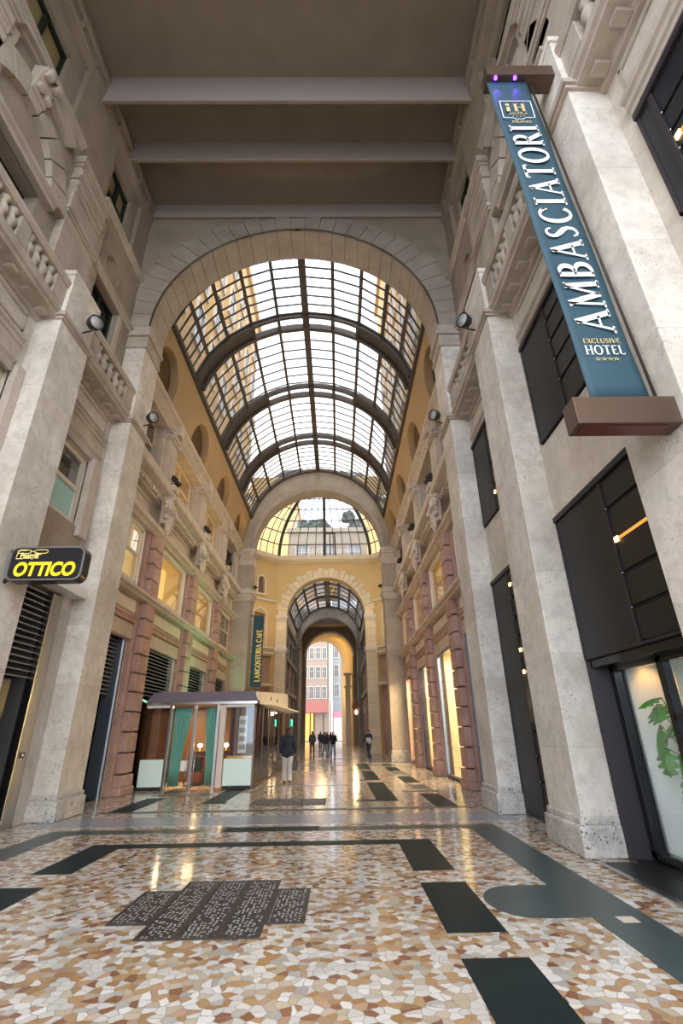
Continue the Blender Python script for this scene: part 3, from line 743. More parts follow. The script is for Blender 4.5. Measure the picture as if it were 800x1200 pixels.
# ---------- glass barrel roof
VA, VZ0, VZ1 = 4.68, 15.55, 19.25
VR = (VA*VA + (VZ1-VZ0)**2) / (2*(VZ1-VZ0)); VC = VZ1 - VR
A0 = math.atan2(VZ0-VC, VA)
def vault(name, xc, R, zc, a0, y0, y1, nstrip, ribs, rows, barw, label, heavy=True):
    r = root(name, (xc, (y0+y1)/2, zc+R))
    P = lambda a, rr, y: (xc + rr*math.cos(a), y, zc + rr*math.sin(a))
    angs = [a0 + (PI-2*a0)*i/nstrip for i in range(nstrip+1)]
    def arcbar(m, ya, yb, r0, r1, n=40, aa=None, ab=None):
        aa = a0 if aa is None else aa; ab = PI-a0 if ab is None else ab
        vs = []
        for i in range(n+1):
            a = aa + (ab-aa)*i/n
            vs += [P(a,r0,ya), P(a,r1,ya), P(a,r1,yb), P(a,r0,yb)]
        fs = []
        for i in range(n):
            for k in range(4): fs.append((4*i+k, 4*i+(k+1)%4, 4*i+4+(k+1)%4, 4*i+4+k))
        fs += [(0,3,2,1), (4*n,4*n+1,4*n+2,4*n+3)]
        m.add(vs, fs)
    edges = [y0] + ribs + [y1]
    m = MB()
    for e in range(len(edges)-1):
        for k in range(1, rows):
            yy = edges[e] + (edges[e+1]-edges[e])*k/rows
            arcbar(m, yy-barw*.15, yy+barw*.15, R-.02, R+.04, nstrip)
    m.build('glazing_bar', M['bar'], r)
    m = MB()
    for i, a in enumerate(angs):
        w = barw*(1.75 if i == nstrip/2 else .75); t = Vector((-math.sin(a), 0, math.cos(a)))
        c0 = Vector(P(a, R-.10 if i == nstrip/2 else R-.06, y0)); c1 = Vector(P(a, R+.04, y0))
        m.extr([c0 - t*w/2, c0 + t*w/2, c1 + t*w/2, c1 - t*w/2], (0, y1-y0, 0))
    m.build('purlin_frame', M['bar'], r)
    for q in [y0+.12] + ribs + [y1-.12]:
        m = MB(); ends = q in (y0+.12, y1-.12)
        if ends or not heavy: arcbar(m, q-.11, q+.11, R-.16, R+.06)
        else:
            arcbar(m, q-.44, q-.30, R-.22, R+.06); arcbar(m, q+.26, q+.44, R-.24, R+.06)
            k = nstrip*.3
            for aa, ab in ((a0, a0+(PI-2*a0)*.3), (PI-a0-(PI-2*a0)*.3, PI-a0)): arcbar(m, q-.30, q+.26, R-.10, R+.02, 14, aa, ab)
            for a in angs[3:-3]:
                t = Vector((-math.sin(a),0,math.cos(a))); c0 = Vector(P(a,R-.2,q-.36)); c1 = Vector(P(a,R+.03,q-.36))
                m.extr([c0-t*.06, c0+t*.06, c1+t*.06, c1-t*.06], (0,.72,0))
        m.build('rib', M['bar'], r)
    m = MB()
    for sgn in (0, 1):
        a = a0 if sgn == 0 else PI-a0
        c = Vector(P(a, R, y0)); m.box(c.x-.10, c.x+.10, y0, y1, c.z-.18, c.z+.06)
    m.build('gutter', M['bar'], r)
    m = MB(); n = nstrip; vs = []
    for i in range(n+1):
        a = a0+(PI-2*a0)*i/n; vs += [P(a,R+.03,y0), P(a,R+.03,y1)]
    m.add(vs, [(2*i,2*i+1,2*i+3,2*i+2) for i in range(n)]); m.build('pane', M['gl_roof'], r)
    return S(r, label, 'glass roof')
vault('glass_roof', XC, VR, VC, A0, 13.1, 31.25, 10, AX, 8, .17, 'iron and glass barrel roof over the arcade between the two great arches')

# ---------- second arch
A2X = -1.27
mb = MB()
cap = [(5.6,13.6),(4.72,15.6)] + [(VR*math.cos(a), VC+VR*math.sin(a)) for a in [A0+(PI-2*A0)*i/30 for i in range(31)]] + [(-4.72,15.6),(-5.6,13.6)]
mb.plate([(-5.6,0),(-4.4,0),(-4.4,13.2)] + arc(0,13.2,4.4,PI,0,44)[1:-1] + [(4.4,13.2),(4.4,0),(5.6,0)] + cap, [], 1.25, afm(31.22, A2X))
a2 = S(mb.build('wall_second_arch', M['arch']), 'second great arch at the end of the glass barrel roof', 'wall'); a2['_w'] = [0,0,0]
m = MB(); f = lambda u,v,w: (A2X+u, 31.1+w, 13.2+v)
m.ring(f, 4.34, 4.62, 0, PI, 44, .14); m.ring(f, 4.44, 4.54, 0, PI, 44, -.06); m.build('archivolt_moulding', M['arch'], a2)
for s in (-1,1):
    r = root(trim_name(), (hx(s,4.4,A2X), 31.8, 0))
    m = MB()
    for e, a, b in ((.10,0,.45),(.05,.45,.62)): m.hb(s, 4.4-e, 5.6, 31.22-e, 32.5, a, b, A2X)
    m.build('plinth', M['plinth'], r, .02)
    m = MB()
    for e, a, b in ((.05,9.55,9.7),(.10,9.7,10.0),(.16,10.0,10.2),(.06,10.2,10.35)): m.hb(s, 4.4-e, 5.6, 31.22-e, 32.5, a, b, A2X)
    m.build('capital', M['trim'], r, .01)
    m = MB()
    for e, a, b in ((.04,12.0,12.12),(.02,12.12,12.75),(.08,12.75,12.92),(.13,12.92,13.12),(.05,13.12,13.2)): m.hb(s, 4.4-e, 5.6, 31.22-e, 32.5, a, b, A2X)
    m.build('impost', M['trim'], r, .01)
    S(r, 'base and impost mouldings of the second great arch, ' + SIDE[s], 'trim')

# ---------- octagon hall
OX = -1.1
octp = [(4.4,43.0),(7.6,39.8),(7.6,35.7),(4.6,32.47)]
pts = octp + [(-x,y) for x, y in reversed(octp)]
OCT = [Vector((OX+x, y, 0)) for x, y in pts]
def wfm(p, q):
    d = (q-p).normalized(); n = Vector((d.y,-d.x,0)); mid = (p+q)/2
    if (mid + n - Vector((OX,37.8,0))).length < (mid - Vector((OX,37.8,0))).length: n = -n
    return lambda u, v, w: tuple(p + d*u + n*w + Vector((0,0,v))), (q-p).length
A3X, A3Z, A3R = -.99, 11.1, 3.5
mb = MB()
mb.plate([(-4.6,0),(-A3R,0),(-A3R,A3Z)] + arc(0,A3Z,A3R,PI,0,40)[1:-1] + [(A3R,A3Z),(A3R,0),(4.4,0),(4.4,16.6),(-4.6,16.6)], [], 1.2, afm(43.0, A3X))
w3 = S(mb.build('wall_octagon_far', M['yellow']), 'ochre far wall of the octagonal hall with a rusticated arch', 'wall'); w3['_w'] = [0,0,0]
m = MB()
for i in range(25):
    a0_, a1_ = PI*i/25, PI*(i+1)/25
    m.ring(lambda u,v,w: (A3X+u, 42.92+w, A3Z+v), A3R-.02, A3R+(.92 if i % 2 else .72), a0_+.004, a1_-.004, 2, .1)
m.build('rusticated_voussoirs', M['yellowstone'], w3, .012)
for s in (-1,1):
    m = MB(); m.hb(s, A3R-.02, 4.38, 42.9, 43.1, 0, A3Z, A3X)
    m.build('rusticated_pier', M['yellowstone'], w3, .01)
    m = MB()
    for zz in (8.05, 10.85): m.hb(s, A3R-.12, 4.45, 42.75, 44.2, zz, zz+.3, A3X); m.hb(s, A3R-.05, 4.4, 42.82, 44.2, zz-.15, zz, A3X)
    m.build('impost', M['pinkwhite'], w3, .02)
segs = [(0,1,'diagonal','hotel'), (1,2,'side','hotel'), (6,7,'diagonal','optician'), (5,6,'side','optician'), (2,3,'near diagonal','hotel'), (4,5,'near diagonal','optician')]
for k, (i, j, nm, sd) in enumerate(segs):
    fm, Lw = wfm(OCT[i], OCT[j]); c = {0: 1.7, 6: Lw-1.7}.get(i, Lw/2); cd = {0: 1.05, 6: Lw-1.05}.get(i, Lw/2)
    wz = [[(c-.34,12.9),(c+.34,12.9)] + arc(c, 14.1, .34, 0, PI, 10), rect(cd-.8,cd+.8,0,5.1), rect(cd-.8,cd+.8,5.45,7.6), rect(c-.55,c+.55,8.9,11.2)] if 'diag' in nm else [rect(.8,Lw-.8,0,6.5)]
    mb = MB(); mb.plate([(0,0),(Lw,0),(Lw,16.6),(0,16.6)], wz, .5, fm)
    w = S(mb.build('wall_octagon_%s_%s' % (nm.replace(' ','_'), sd), M['yellow']), 'ochre %s wall of the octagonal hall, %s side' % (nm, sd), 'wall'); w['_w'] = [0,0,0]
    m = MB()
    m.plate([(0,0),(Lw,0),(Lw,16.6),(0,16.6)], [], .05, lambda u,v,w_: fm(u,v,w_+.35)); m.build('back_room', M['red' if 'diag' in nm else 'cream'], w)
    m = MB()
    for zz in (12.3, 8.2, 7.75, 5.2): 
        m.extr([fm(0,zz,0), fm(Lw,zz,0), fm(Lw,zz+.16,0), fm(0,zz+.16,0)], Vector(fm(0,zz,-.14)) - Vector(fm(0,zz,0)))
    if 'diag' in nm:
        m.ring(lambda u,v,w_: fm(c+u, 14.1+v, w_-.08), .34, .52, 0, PI, 12, .1)
        for uu in (c-.52, c+.34): m.extr([fm(uu,12.75,-.08), fm(uu+.18,12.75,-.08), fm(uu+.18,14.1,-.08), fm(uu,14.1,-.08)], Vector(fm(0,0,.1))-Vector(fm(0,0,0)))
        m.extr([fm(c-.6,12.75,-.12), fm(c+.6,12.75,-.12), fm(c+.6,12.9,-.12), fm(c-.6,12.9,-.12)], Vector(fm(0,0,.15))-Vector(fm(0,0,0)))
        for uu in (c-.8, c+.68): m.extr([fm(uu,8.4,-.08), fm(uu+.12,8.4,-.08), fm(uu+.12,11.2,-.08), fm(uu,11.2,-.08)], Vector(fm(0,0,.1))-Vector(fm(0,0,0)))
        m.extr([fm(c-.9,11.2,-.10), fm(c,11.75,-.10), fm(c+.9,11.2,-.10), fm(c+.78,11.12,-.1), fm(c,11.58,-.1), fm(c-.78,11.12,-.1)], Vector(fm(0,0,.12))-Vector(fm(0,0,0)))
    m.build('stone_bands', M['pinkwhite'], w, .01)
    if 'diag' in nm:
        m = MB(); m.plate([(c-.34,12.9),(c+.34,12.9)] + arc(c,14.1,.34,0,PI,10), [], .02, lambda u,v,w_: fm(u,v,w_+.22)); m.plate(rect(c-.55,c+.55,8.9,11.2), [], .02, lambda u,v,w_: fm(u,v,w_+.22))
        m.build('dark_pane', M['gl_win'], w)
mb = MB()
for i in range(8):
    p, q = OCT[i], OCT[(i+1) % 8]
    if i == 3: continue
    cen = Vector((OX,37.8,0))
    for e, z0, z1 in ((.10,15.95,16.1),(.28,16.1,16.25),(.40,16.25,16.5),(.30,16.5,16.68)):
        def ins(v, e): d = (cen - v); return v + d.normalized()*e*1.1
        mb.extr([p + Vector((0,0,z0)), q + Vector((0,0,z0)), ins(q,e) + Vector((0,0,z0)), ins(p,e) + Vector((0,0,z0))], (0,0,z1-z0))
S(mb.build('octagon_cornice', M['yellowstone']), 'cream cornice running round the octagonal hall under its dome', 'cornice')
# glazed dome
dr = root('dome_roof', (OX, 37.8, 16.6))
cen = Vector((OX,37.8,0))
def dome(i, u, t):
    p = OCT[i].lerp(OCT[(i+1) % 8], u); k = math.cos(t*PI/2*.98)
    v = cen + (p-cen)*(.97*k); v.z = 16.62 + 5.6*math.sin(t*PI/2*.98); return v
m = MB(); mf = MB(); mg = MB(); NT = 7
for i in range(8):
    if i == 3: continue
    long_ = (OCT[(i+1)%8]-OCT[i]).length; nu = 10 if long_ > 6 else 6
    mf.tube([dome(i,0,t/14) for t in range(15)], .15, 6)
    if long_ > 6: mf.tube([dome(i,.5,t/14) for t in range(15)], .14, 6)
    for k in range(1, nu):
        m.tube([dome(i,k/nu,t/14) for t in range(13)], .038, 4)
    for t in range(NT+1):
        m.tube([dome(i,u/4,t/NT*.93) for u in range(5)], .055, 4)
    for t in range(12):
        mg.add([dome(i,0,t/12), dome(i,1,t/12), dome(i,1,(t+1)/12), dome(i,0,(t+1)/12)], [(0,1,2,3)], True)
# a small opening light with a heavier frame in the far facet
for u0, u1, t0, t1 in ((.505,.62,.005,.255),):
    q = [dome(7,u0,t0), dome(7,u1,t0), dome(7,u1,t1), dome(7,u0,t1)]
    for a in range(4): mf.tube([q[a], q[(a+1)%4]], .07, 6)
    mf.tube([dome(7,u0,.13), dome(7,u1,.13)], .06, 6); mf.tube([dome(7,(u0+u1)/2,t0), dome(7,(u0+u1)/2,t1)], .05, 6)
m.build('glazing_bar', M['bar'], dr); mf.build('rib_frame', M['bar'], dr); mg.build('pane', M['gl_roof'], dr)
S(dr, 'ribbed glass dome over the octagonal hall', 'glass roof')
# octagon near wall above the second arch
mb = MB(); mb.plate([(-5.2,17.8),(5.2,17.8),(5.2,19.3),(-5.2,19.3)], [], .2, afm(32.3, OX)); S(mb.build('wall_octagon_near', M['yellow']), 'strip of wall above the second arch facing the dome', 'wall')

# ---------- second arcade, beyond the octagon
GX = -1.05
for s in (-1,1):
    hs = []
    for yc in (46.6, 50.8, 55.0, 58.4): hs += [rect(yc-1.2,yc+1.2,0,4.4), rect(yc-1.0,yc+1.0,5.6,7.2), rect(yc-1.0,yc+1.0,8.6,10.6)]
    mb = MB(); mb.plate([(44.1,0),(60.1,0),(60.1,12.0),(44.1,12.0)], hs, .3, lambda u,v,w,s=s: (hx(s,4.1+w,GX), u, v))
    w = S(mb.build('wall_%s_second_arcade' % ('left' if s<0 else 'right'), M['archdark']), 'side wall of the farther arcade, ' + SIDE[s], 'wall'); w['_w']=[0,0,0]
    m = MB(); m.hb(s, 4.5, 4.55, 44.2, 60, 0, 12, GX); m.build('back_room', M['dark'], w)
    m = MB()
    for y in (44.6, 48.7, 52.9, 57.0): m.hb(s, 3.85, 4.15, y-.4, y+.4, 0, 4.9, GX); m.hb(s, 3.9, 4.15, y-.35, y+.35, 5.5, 8.0, GX)
    m.build('granite_pilaster_row', M['red'], w, .02)
    m = MB()
    for zz in (5.0, 8.0, 11.2): m.hb(s, 3.75, 4.15, 44.2, 60, zz, zz+.4, GX)
    m.build('string_cornice', M['arch'], w, .02)
    m = MB(); m.prof(s, [(4.1,11.9),(3.9,13.1),(4.15,13.1),(4.4,11.9)], 44.2, 60, GX); m.build('cove', M['yellowstone'], w)
vault('glass_roof', GX, 4.02, 11.9, math.radians(16), 44.2, 60.05, 8, [49.5, 54.8], 3, .34, 'heavier glass barrel roof over the farther arcade', heavy=False)
mb = MB()
mb.plate([(-4.4,0),(-3.5,0),(-3.5,11.1)] + arc(0,11.1,3.5,PI,0,36)[1:-1] + [(3.5,11.1),(3.5,0),(4.4,0),(4.4,12.8)] + [(4.05*math.cos(a), 11.9+4.05*math.sin(a)) for a in [math.radians(14)+(PI-2*math.radians(14))*i/24 for i in range(25)]] + [(-4.4,12.8)], [], .9, afm(60.0, -1.1))
w4 = S(mb.build('wall_third_arch', M['archdark']), 'grey stone arch at the end of the farther arcade', 'wall'); w4['_w']=[0,0,0]
for s in (-1,1):
    m = MB()
    for zz in (7.4, 10.8): m.hb(s, 3.36, 4.4, 59.85, 60.95, zz, zz+.3, -1.1)
    m.build('impost', M['archdark'], w4, .02)
for s in (-1,1):
    mb = MB(); mb.hb(s, 3.9, 4.3, 60.9, 72, 0, 16, -1.15); S(mb.build('wall_%s_exit_hall' % ('left' if s<0 else 'right'), M['archdark']), 'dim side wall of the far exit hall, ' + SIDE[s], 'wall')
mb = MB(); mb.box(-6, 4, 60.9, 72.5, 15.6, 15.9); S(mb.build('ceiling_exit_hall', M['ceil']), 'flat ceiling of the far exit hall', 'ceiling')
mb = MB(); mb.box(-5.4, 3.0, 66, 66.5, 14.9, 15.62); S(mb.build('ceiling_beam', M['beam']), 'cross beam of the far exit hall', 'beam')
# exit wall and splayed passage to the street
mb = MB(); ex0, er0, ez0 = -1.15, 3.35, 11.5; ex1, er1, ez1 = -2.55, 3.1, 11.9
mb.plate([(-4.4,0),(-er0,0),(-er0,ez0)] + arc(0,ez0,er0,PI,0,32)[1:-1] + [(er0,ez0),(er0,0),(4.4,0),(4.4,15.7),(-4.4,15.7)], [], .4, afm(72.0, ex0))
we = S(mb.build('wall_exit_arch', M['archdark']), 'stone wall with the exit arch toward the far street', 'wall'); we['_w']=[0,0,0]
m = MB(); m.ring(lambda u,v,w: (ex0+u, 71.85+w, ez0+v), er0, er0+.28, 0, PI, 32, .16); m.build('archivolt_moulding', M['pinkwhite'], we)
mb = MB(); vs = []
sec = lambda x, r, z: [(x-r,0),(x-r,z*.5)] + [(x+r*math.cos(a), z+r*math.sin(a)) for a in [PI - PI*i/32 for i in range(33)]] + [(x+r,z*.5),(x+r,0)]
sa, sb = sec(ex0,er0,ez0), sec(ex1,er1,ez1); n = len(sa)
mb.add([(x,72.3,z) for x,z in sa] + [(x,80,z) for x,z in sb] + [(x+(.3 if x>ex0 else -.3),72.3,z+.3) for x,z in sa] + [(x+(.3 if x>ex1 else -.3),80,z+.3) for x,z in sb],
   [(i,i+1,n+i+1,n+i) for i in range(n-1)] + [(2*n+i,2*n+i+1,3*n+i+1,3*n+i) for i in range(n-1)], True)
S(mb.build('passage_wall', M['yellow']), 'splayed ochre barrel passage leading out to the far street', 'wall')
mb = MB(); mb.plate([(ex1-14,0),(ex1-er1,0),(ex1-er1,ez1)] + [(x,z) for x,z in arc(ex1,ez1,er1,PI,0,24)[1:-1]] + [(ex1+er1,ez1),(ex1+er1,0),(ex1+14,0),(ex1+14,20),(ex1-14,20)], [], .3, lambda u,v,w: (u,79.9+w,v))
S(mb.build('street_front_wall', M['arch']), 'outer street front around the far exit', 'wall')
# small hotel-like ornament inside the passage: bracketed balcony and pier
mb = MB(); mb.box(1.05,1.75,72.6,73.2,0,7.3); mb.box(.9,1.9,72.5,73.3,7.3,7.6); mb.box(1.1,1.8,72.6,73.1,7.6,9); mb.box(.85,1.95,72.45,73.3,9.0,9.3)
S(mb.build('passage_pillar', M['pinkwhite'], bevel=.02), 'pale pier with stepped mouldings inside the exit passage', 'pillar')

# ---------- buildings seen through the glass and across the far street
def house(name, label, x0, x1, y0, y1, z0, z1, mat, face, nx, zs, ww, wh, wmat='bluemetal', surround='pinkwhite'):
    """block with its windows on one face: face 'x+','x-','y-'"""
    r = root(name, ((x0+x1)/2, (y0+y1)/2, z0))
    m = MB(); m.box(x0,x1,y0,y1,z0,z1); m.box(x0-.25,x1+.25,y0-.25,y1+.25,z1-.5,z1); m.build('wall', mat, r, .02)
    a0_, a1_ = (x0,x1) if face == 'y-' else (y0,y1)
    for zz in zs:
        for i in range(nx):
            c = a0_ + (a1_-a0_)*(i+.5)/nx
            m = MB()
            def bx(m, u0,u1,v0,v1,d0,d1):
                if face == 'y-': m.box(u0,u1,y0-d1,y0-d0,v0,v1)
                elif face == 'x+': m.box(x1+d0,x1+d1,u0,u1,v0,v1)
                else: m.box(x0-d1,x0-d0,u0,u1,v0,v1)
            for u0,u1,v0,v1 in ((c-ww/2-.12,c-ww/2,zz,zz+wh),(c+ww/2,c+ww/2+.12,zz,zz+wh),(c-ww/2-.12,c+ww/2+.12,zz+wh,zz+wh+.15),(c-ww/2-.2,c+ww/2+.2,zz-.12,zz)): bx(m,u0,u1,v0,v1,-.02,.12)
            bx(m,c-.03,c+.03,zz,zz+wh,0,.06); bx(m,c-ww/2,c+ww/2,zz+wh*.6,zz+wh*.6+.06,0,.06)
            f = m.build('window', M[surround], r)
            f['_w'] = r['_w']; f['_w'] = list(r['_w'])
            m = MB(); bx(m,c-ww/2,c+ww/2,zz,zz+wh,-.02,.02); m.build('pane', M[wmat], f)
    return r
M['housey'] = plain('yellow_house_stucco', (.62,.40,.15), .85, var=.12, vscale=.6)
M['housep'] = plain('pink_house_stucco', (.36,.285,.24), .85, var=.1)
M['houseb'] = plain('blue_grey_house', (.34,.38,.43), .8, var=.1)
M['housec'] = plain('cream_house_stucco', (.48,.40,.31), .85, var=.08)
T(house('building', 'tall yellow building above the glass roof, behind the optician side', -14, -6.35, 13.2, 31, 16.2, 33, M['housey'], 'x+', 7, (18,21.4,24.8,28.2), 1.1, 2.1), 'tall yellow building seen through the barrel roof glass, optician side', 'building')
T(house('building', '', 3.75, 12, 13.2, 31, 16.2, 35, M['housey'], 'x-', 7, (18,21.4,24.8,28.2), 1.1, 2.0), 'yellow building seen through the barrel roof glass, hotel side', 'building')
T(house('building', '', -16, -6.35, 4, 12.6, 20.5, 36, M['housep'], 'x+', 3, (23,27), 1.2, 2.2), 'pink tower rising beside the barrel roof glass', 'building')
T(house('building', '', -5.2, 3.4, 50, 58, 16.2, 22.4, M['housec'], 'y-', 3, (18.2,), 1.3, 2.2, 'houseb'), 'cream rooftop house seen through the dome glass', 'building')
for i, x in enumerate((-3.6, -2.4, -1.4, 1.4, 2.2)):
    m = MB(); m2 = MB()
    for k in range(9): m.ell((x+random.uniform(-.5,.5), 51+random.uniform(-.4,.4), 23.1+random.uniform(-.3,.5)+(.9 if i == 3 else 0)), (.45,.4,.42), n=5)
    r = root('roof_shrub', (x, 51, 22.4)); m.build('foliage', M['shrub'], r); m2.tube([(x,51,22.4),(x,51,23)], .06, 6); m2.lathe([(.28,0),(.34,.4)], (x,51,22.4)); m2.build('pot', M['pot'], r)
    T(r, ('potted shrub on the roof terrace behind the dome, %s along' % ('first','second','third','fourth and tallest','fifth')[i]), 'shrub', 'roof terrace shrubs')
T(house('building', '', -15, -9.3, 31.5, 46, 12, 34, M['housec'], 'x+', 6, (18,21.6,25.2,28.8), 1.1, 2.1), 'cream building beside the dome, optician side', 'building')
T(house('building', '', -14, -5.8, 60, 84, 16.5, 33, M['housey'], 'x+', 8, (19,23,27), 1.1, 2.1), 'yellow building beyond the dome over the farther arcade, optician side', 'building')
T(house('building', '', 7.0, 14, 31.5, 46, 12, 33, M['housec'], 'x-', 6, (18,21.6,25.2,28.8), 1.1, 2.1), 'cream building beside the dome, hotel side', 'building')
T(house('building', '', 3.6, 12, 60, 84, 16.5, 31, M['housey'], 'x-', 8, (19,23,27), 1.1, 2.1), 'yellow building beyond the dome over the farther arcade, hotel side', 'building')
# across the far street
b = house('building', '', -14.6, -2.0, 100, 112, 0, 34, M['housep'], 'y-', 10, (7.6,11.3,15.0,18.7,22.4), .78, 2.1)
m = MB(); m.box(-14.6,-1.9,98.6,100,5.0,7.0); m.build('awning', M['red2'], b)
m = MB(); m.box(-9.2,-4.6,99.9,99.95,.2,4.9); m.build('lit_shop_front', M['litwarm'], b)
m = MB()
for x in (-9.2,-7.7,-6.5,-5.3,-4.6): m.box(x-.14,x+.14,99.75,99.9,0,5)
m.build('shop_mullions', M['brown'], b)
m = MB(); m.box(-4.4,-2.9,99.7,100,0,5); m.box(-2.7,-1.9,99.7,100,0,5); m.build('pale_pier', M['housep'], b)
T(b, 'pinkish office building with amber shop and pink awning across the far street', 'building')
b = house('building', '', -1.05, 12, 101.5, 112, 0, 34, M['houseb'], 'y-', 8, (8,11.7,15.4,19.1), .8, 2.2)
m = MB(); m.box(-.9,4,101.2,101.5,4.2,5.2); m.build('pink_shop_sign', M['signpink'], b)
m = MB(); m.box(-.9,4,101.3,101.5,.1,4.2); m.build('shop_window', M['white'], b)
T(b, 'blue-grey office building beside the pinkish one across the far street', 'building')
mb = MB(); mb.box(-1.75,-1.3,99.9,101,0,34); S(mb.build('corner_pillar', M['housec']), 'cream corner pier between the two far office buildings', 'pillar')
# ================================================================== SHOP FRONTS AND DOORS
# hotel side, black metal panels filling the portico openings
def louvre_panel(y0, y1, z0, z1, split, slots, label, leds=(), d=5.26):
    r = root('metal_panel', (hx(1,d), (y0+y1)/2, z0))
    m = MB(); m.hb(1, d+.02, d+.12, y0, y1, z0, z1)
    m.build('backing', M['slot'], r)
    m = MB(); m.hb(1, d-.01, d+.05, split+.03, y1-.02, z0+.02, z1-.1); m.build('plain_sheet', M['black'], r, .01)
    zs = [z0+.02] + list(slots) + [z1-.1]
    for a, b in zip(zs[:-1], zs[1:]):
        m = MB(); m.hb(1, d-.01, d+.05, y0+.02, split-.03, a+.03, b-.03); m.build('slotted_sheet', M['black'], r, .008)
    m = MB(); m.hb(1, d-.03, d+.06, split-.035, split+.035, z0, z1-.08); m.hb(1, d-.05, d+.1, y0, y1, z1-.1, z1); m.hb(1, d-.02, d+.06, y1-.05, y1, z0, z1); m.hb(1, d-.02, d+.06, y0, y1, z0, z0+.04)
    m.build('edge_frame', M['charcoal'], r, .006)
    for zz in slots:
        m = MB(); m.lathe([(.012,0),(.012,.02)], (hx(1,d-.02), split-.06, zz), (-1,0,0), 8); m.build('stud', M['steel'], r)
    for zz, on in leds:
        m = MB(); m.hb(1, d-.016, d+.03, y0+.02, split-.05, zz-.022, zz+.022); m.build('light_slot', M['ledslot'], r)
        m = MB(); m.hb(1, d-.03, d-.002, split-.14, split-.06, zz-.035, zz+.035); m.build('led', M['warmled'], r)
    return S(T(r, label, 'shop panel'), label, 'metal panel') if False else T(r, label, 'metal panel')
louvre_panel(5.15, 7.9, 6.62, 9.0, 6.75, (7.2,7.65,8.1,8.55), 'black slotted metal panel filling the window behind the hanging hotel banner')
louvre_panel(9.85, 11.9, 6.56, 9.08, 10.75, (7.2,7.8,8.4), 'black slotted metal panel in the narrow upper bay beside the great arch', leds=((7.0,1),))
louvre_panel(.4, 3.58, 6.92, 8.88, 3.3, (7.25,7.6,7.95,8.3), 'black slotted metal panel high above the banner bracket, nearest the street', leds=((7.42,1),(7.78,1)))
louvre_panel(5.0, 7.98, 2.62, 5.1, 6.42, (3.1,3.58,4.54), 'large black slotted metal panel over the glazed hotel shop window', leds=((4.06,1),))
louvre_panel(9.3, 11.95, .02, 5.06, 10.78, (.7,1.15,1.6,3.5,3.9,4.35), 'tall slim black metal panel between the two pale piers', leds=((2.75,1),(3.2,1),(4.65,1)))
louvre_panel(.2, 3.6, 2.62, 5.06, 2.0, (3.1,3.6,4.1,4.6), 'black slotted metal panel over the opening next to the street')
m = MB(); m.hb(1, 5.22, 5.26, 10.5, 10.7, 1.75, 2.68)
S(m.build(win_name(), M['gl_green']), 'narrow green glass strip in the slim black panel', 'window')
# glazed shop window under the large panel
d = root('window_shop', (hx(1,5.6), 6.4, 0))
m = MB()
m.extr([(hx(1,5.26),8.0,0), (hx(1,5.26),7.95,0), (hx(1,5.55),7.86,0), (hx(1,5.78),7.86,0), (hx(1,5.78),8.0,0)], (0,0,2.62))
m.build('splayed_jamb', M['charcoal'], d, .006)
m = MB(); m.hb(1, 5.28, 5.55, 5.0, 7.86, -.01, .012); m.build('threshold', M['black'], d)
m = MB()
for yy in (7.68, 6.5, 5.0): m.hb(1, 5.5, 5.62, yy, yy+.12, .04, 2.5)
for zz in (.04, 2.42): m.hb(1, 5.5, 5.62, 5.0, 7.8, zz, zz+.1)
m.hb(1, 5.5, 5.62, 5.0, 6.55, 1.72, 1.80)
m.hb(1, 5.3, 5.75, 5.0, 7.98, 2.5, 2.64)
m.build('frame', M['blackg'], d, .006)
m = MB(); m.hb(1, 5.56, 5.57, 5.05, 7.72, .1, 2.45); m.build('pane', M['gl_clear'], d)
S(d, 'tall glazed hotel shop window with splayed black jamb', 'window')
m = MB(); m.hb(1, 5.75, 7.8, 3.9, 4.0, 0, 2.7); m.hb(1, 5.75, 7.8, 7.8, 7.9, 0, 2.7); m.hb(1, 7.8, 7.9, 3.9, 7.9, 0, 2.7); m.hb(1, 5.75, 7.9, 3.9, 7.9, 2.7, 2.8)
m.extr([(hx(1,6.3),7.8,0),(hx(1,6.3),7.5,0),(hx(1,7.8),6.8,0),(hx(1,7.8),7.8,0)], (0,0,2.7))
M['shopwhite'] = plain('shop_white_wall', (.74,.78,.78), .6)
S(m.build('wall_shop_room', M['shopwhite']), 'pale inner room behind the glazed hotel shop window', 'wall')
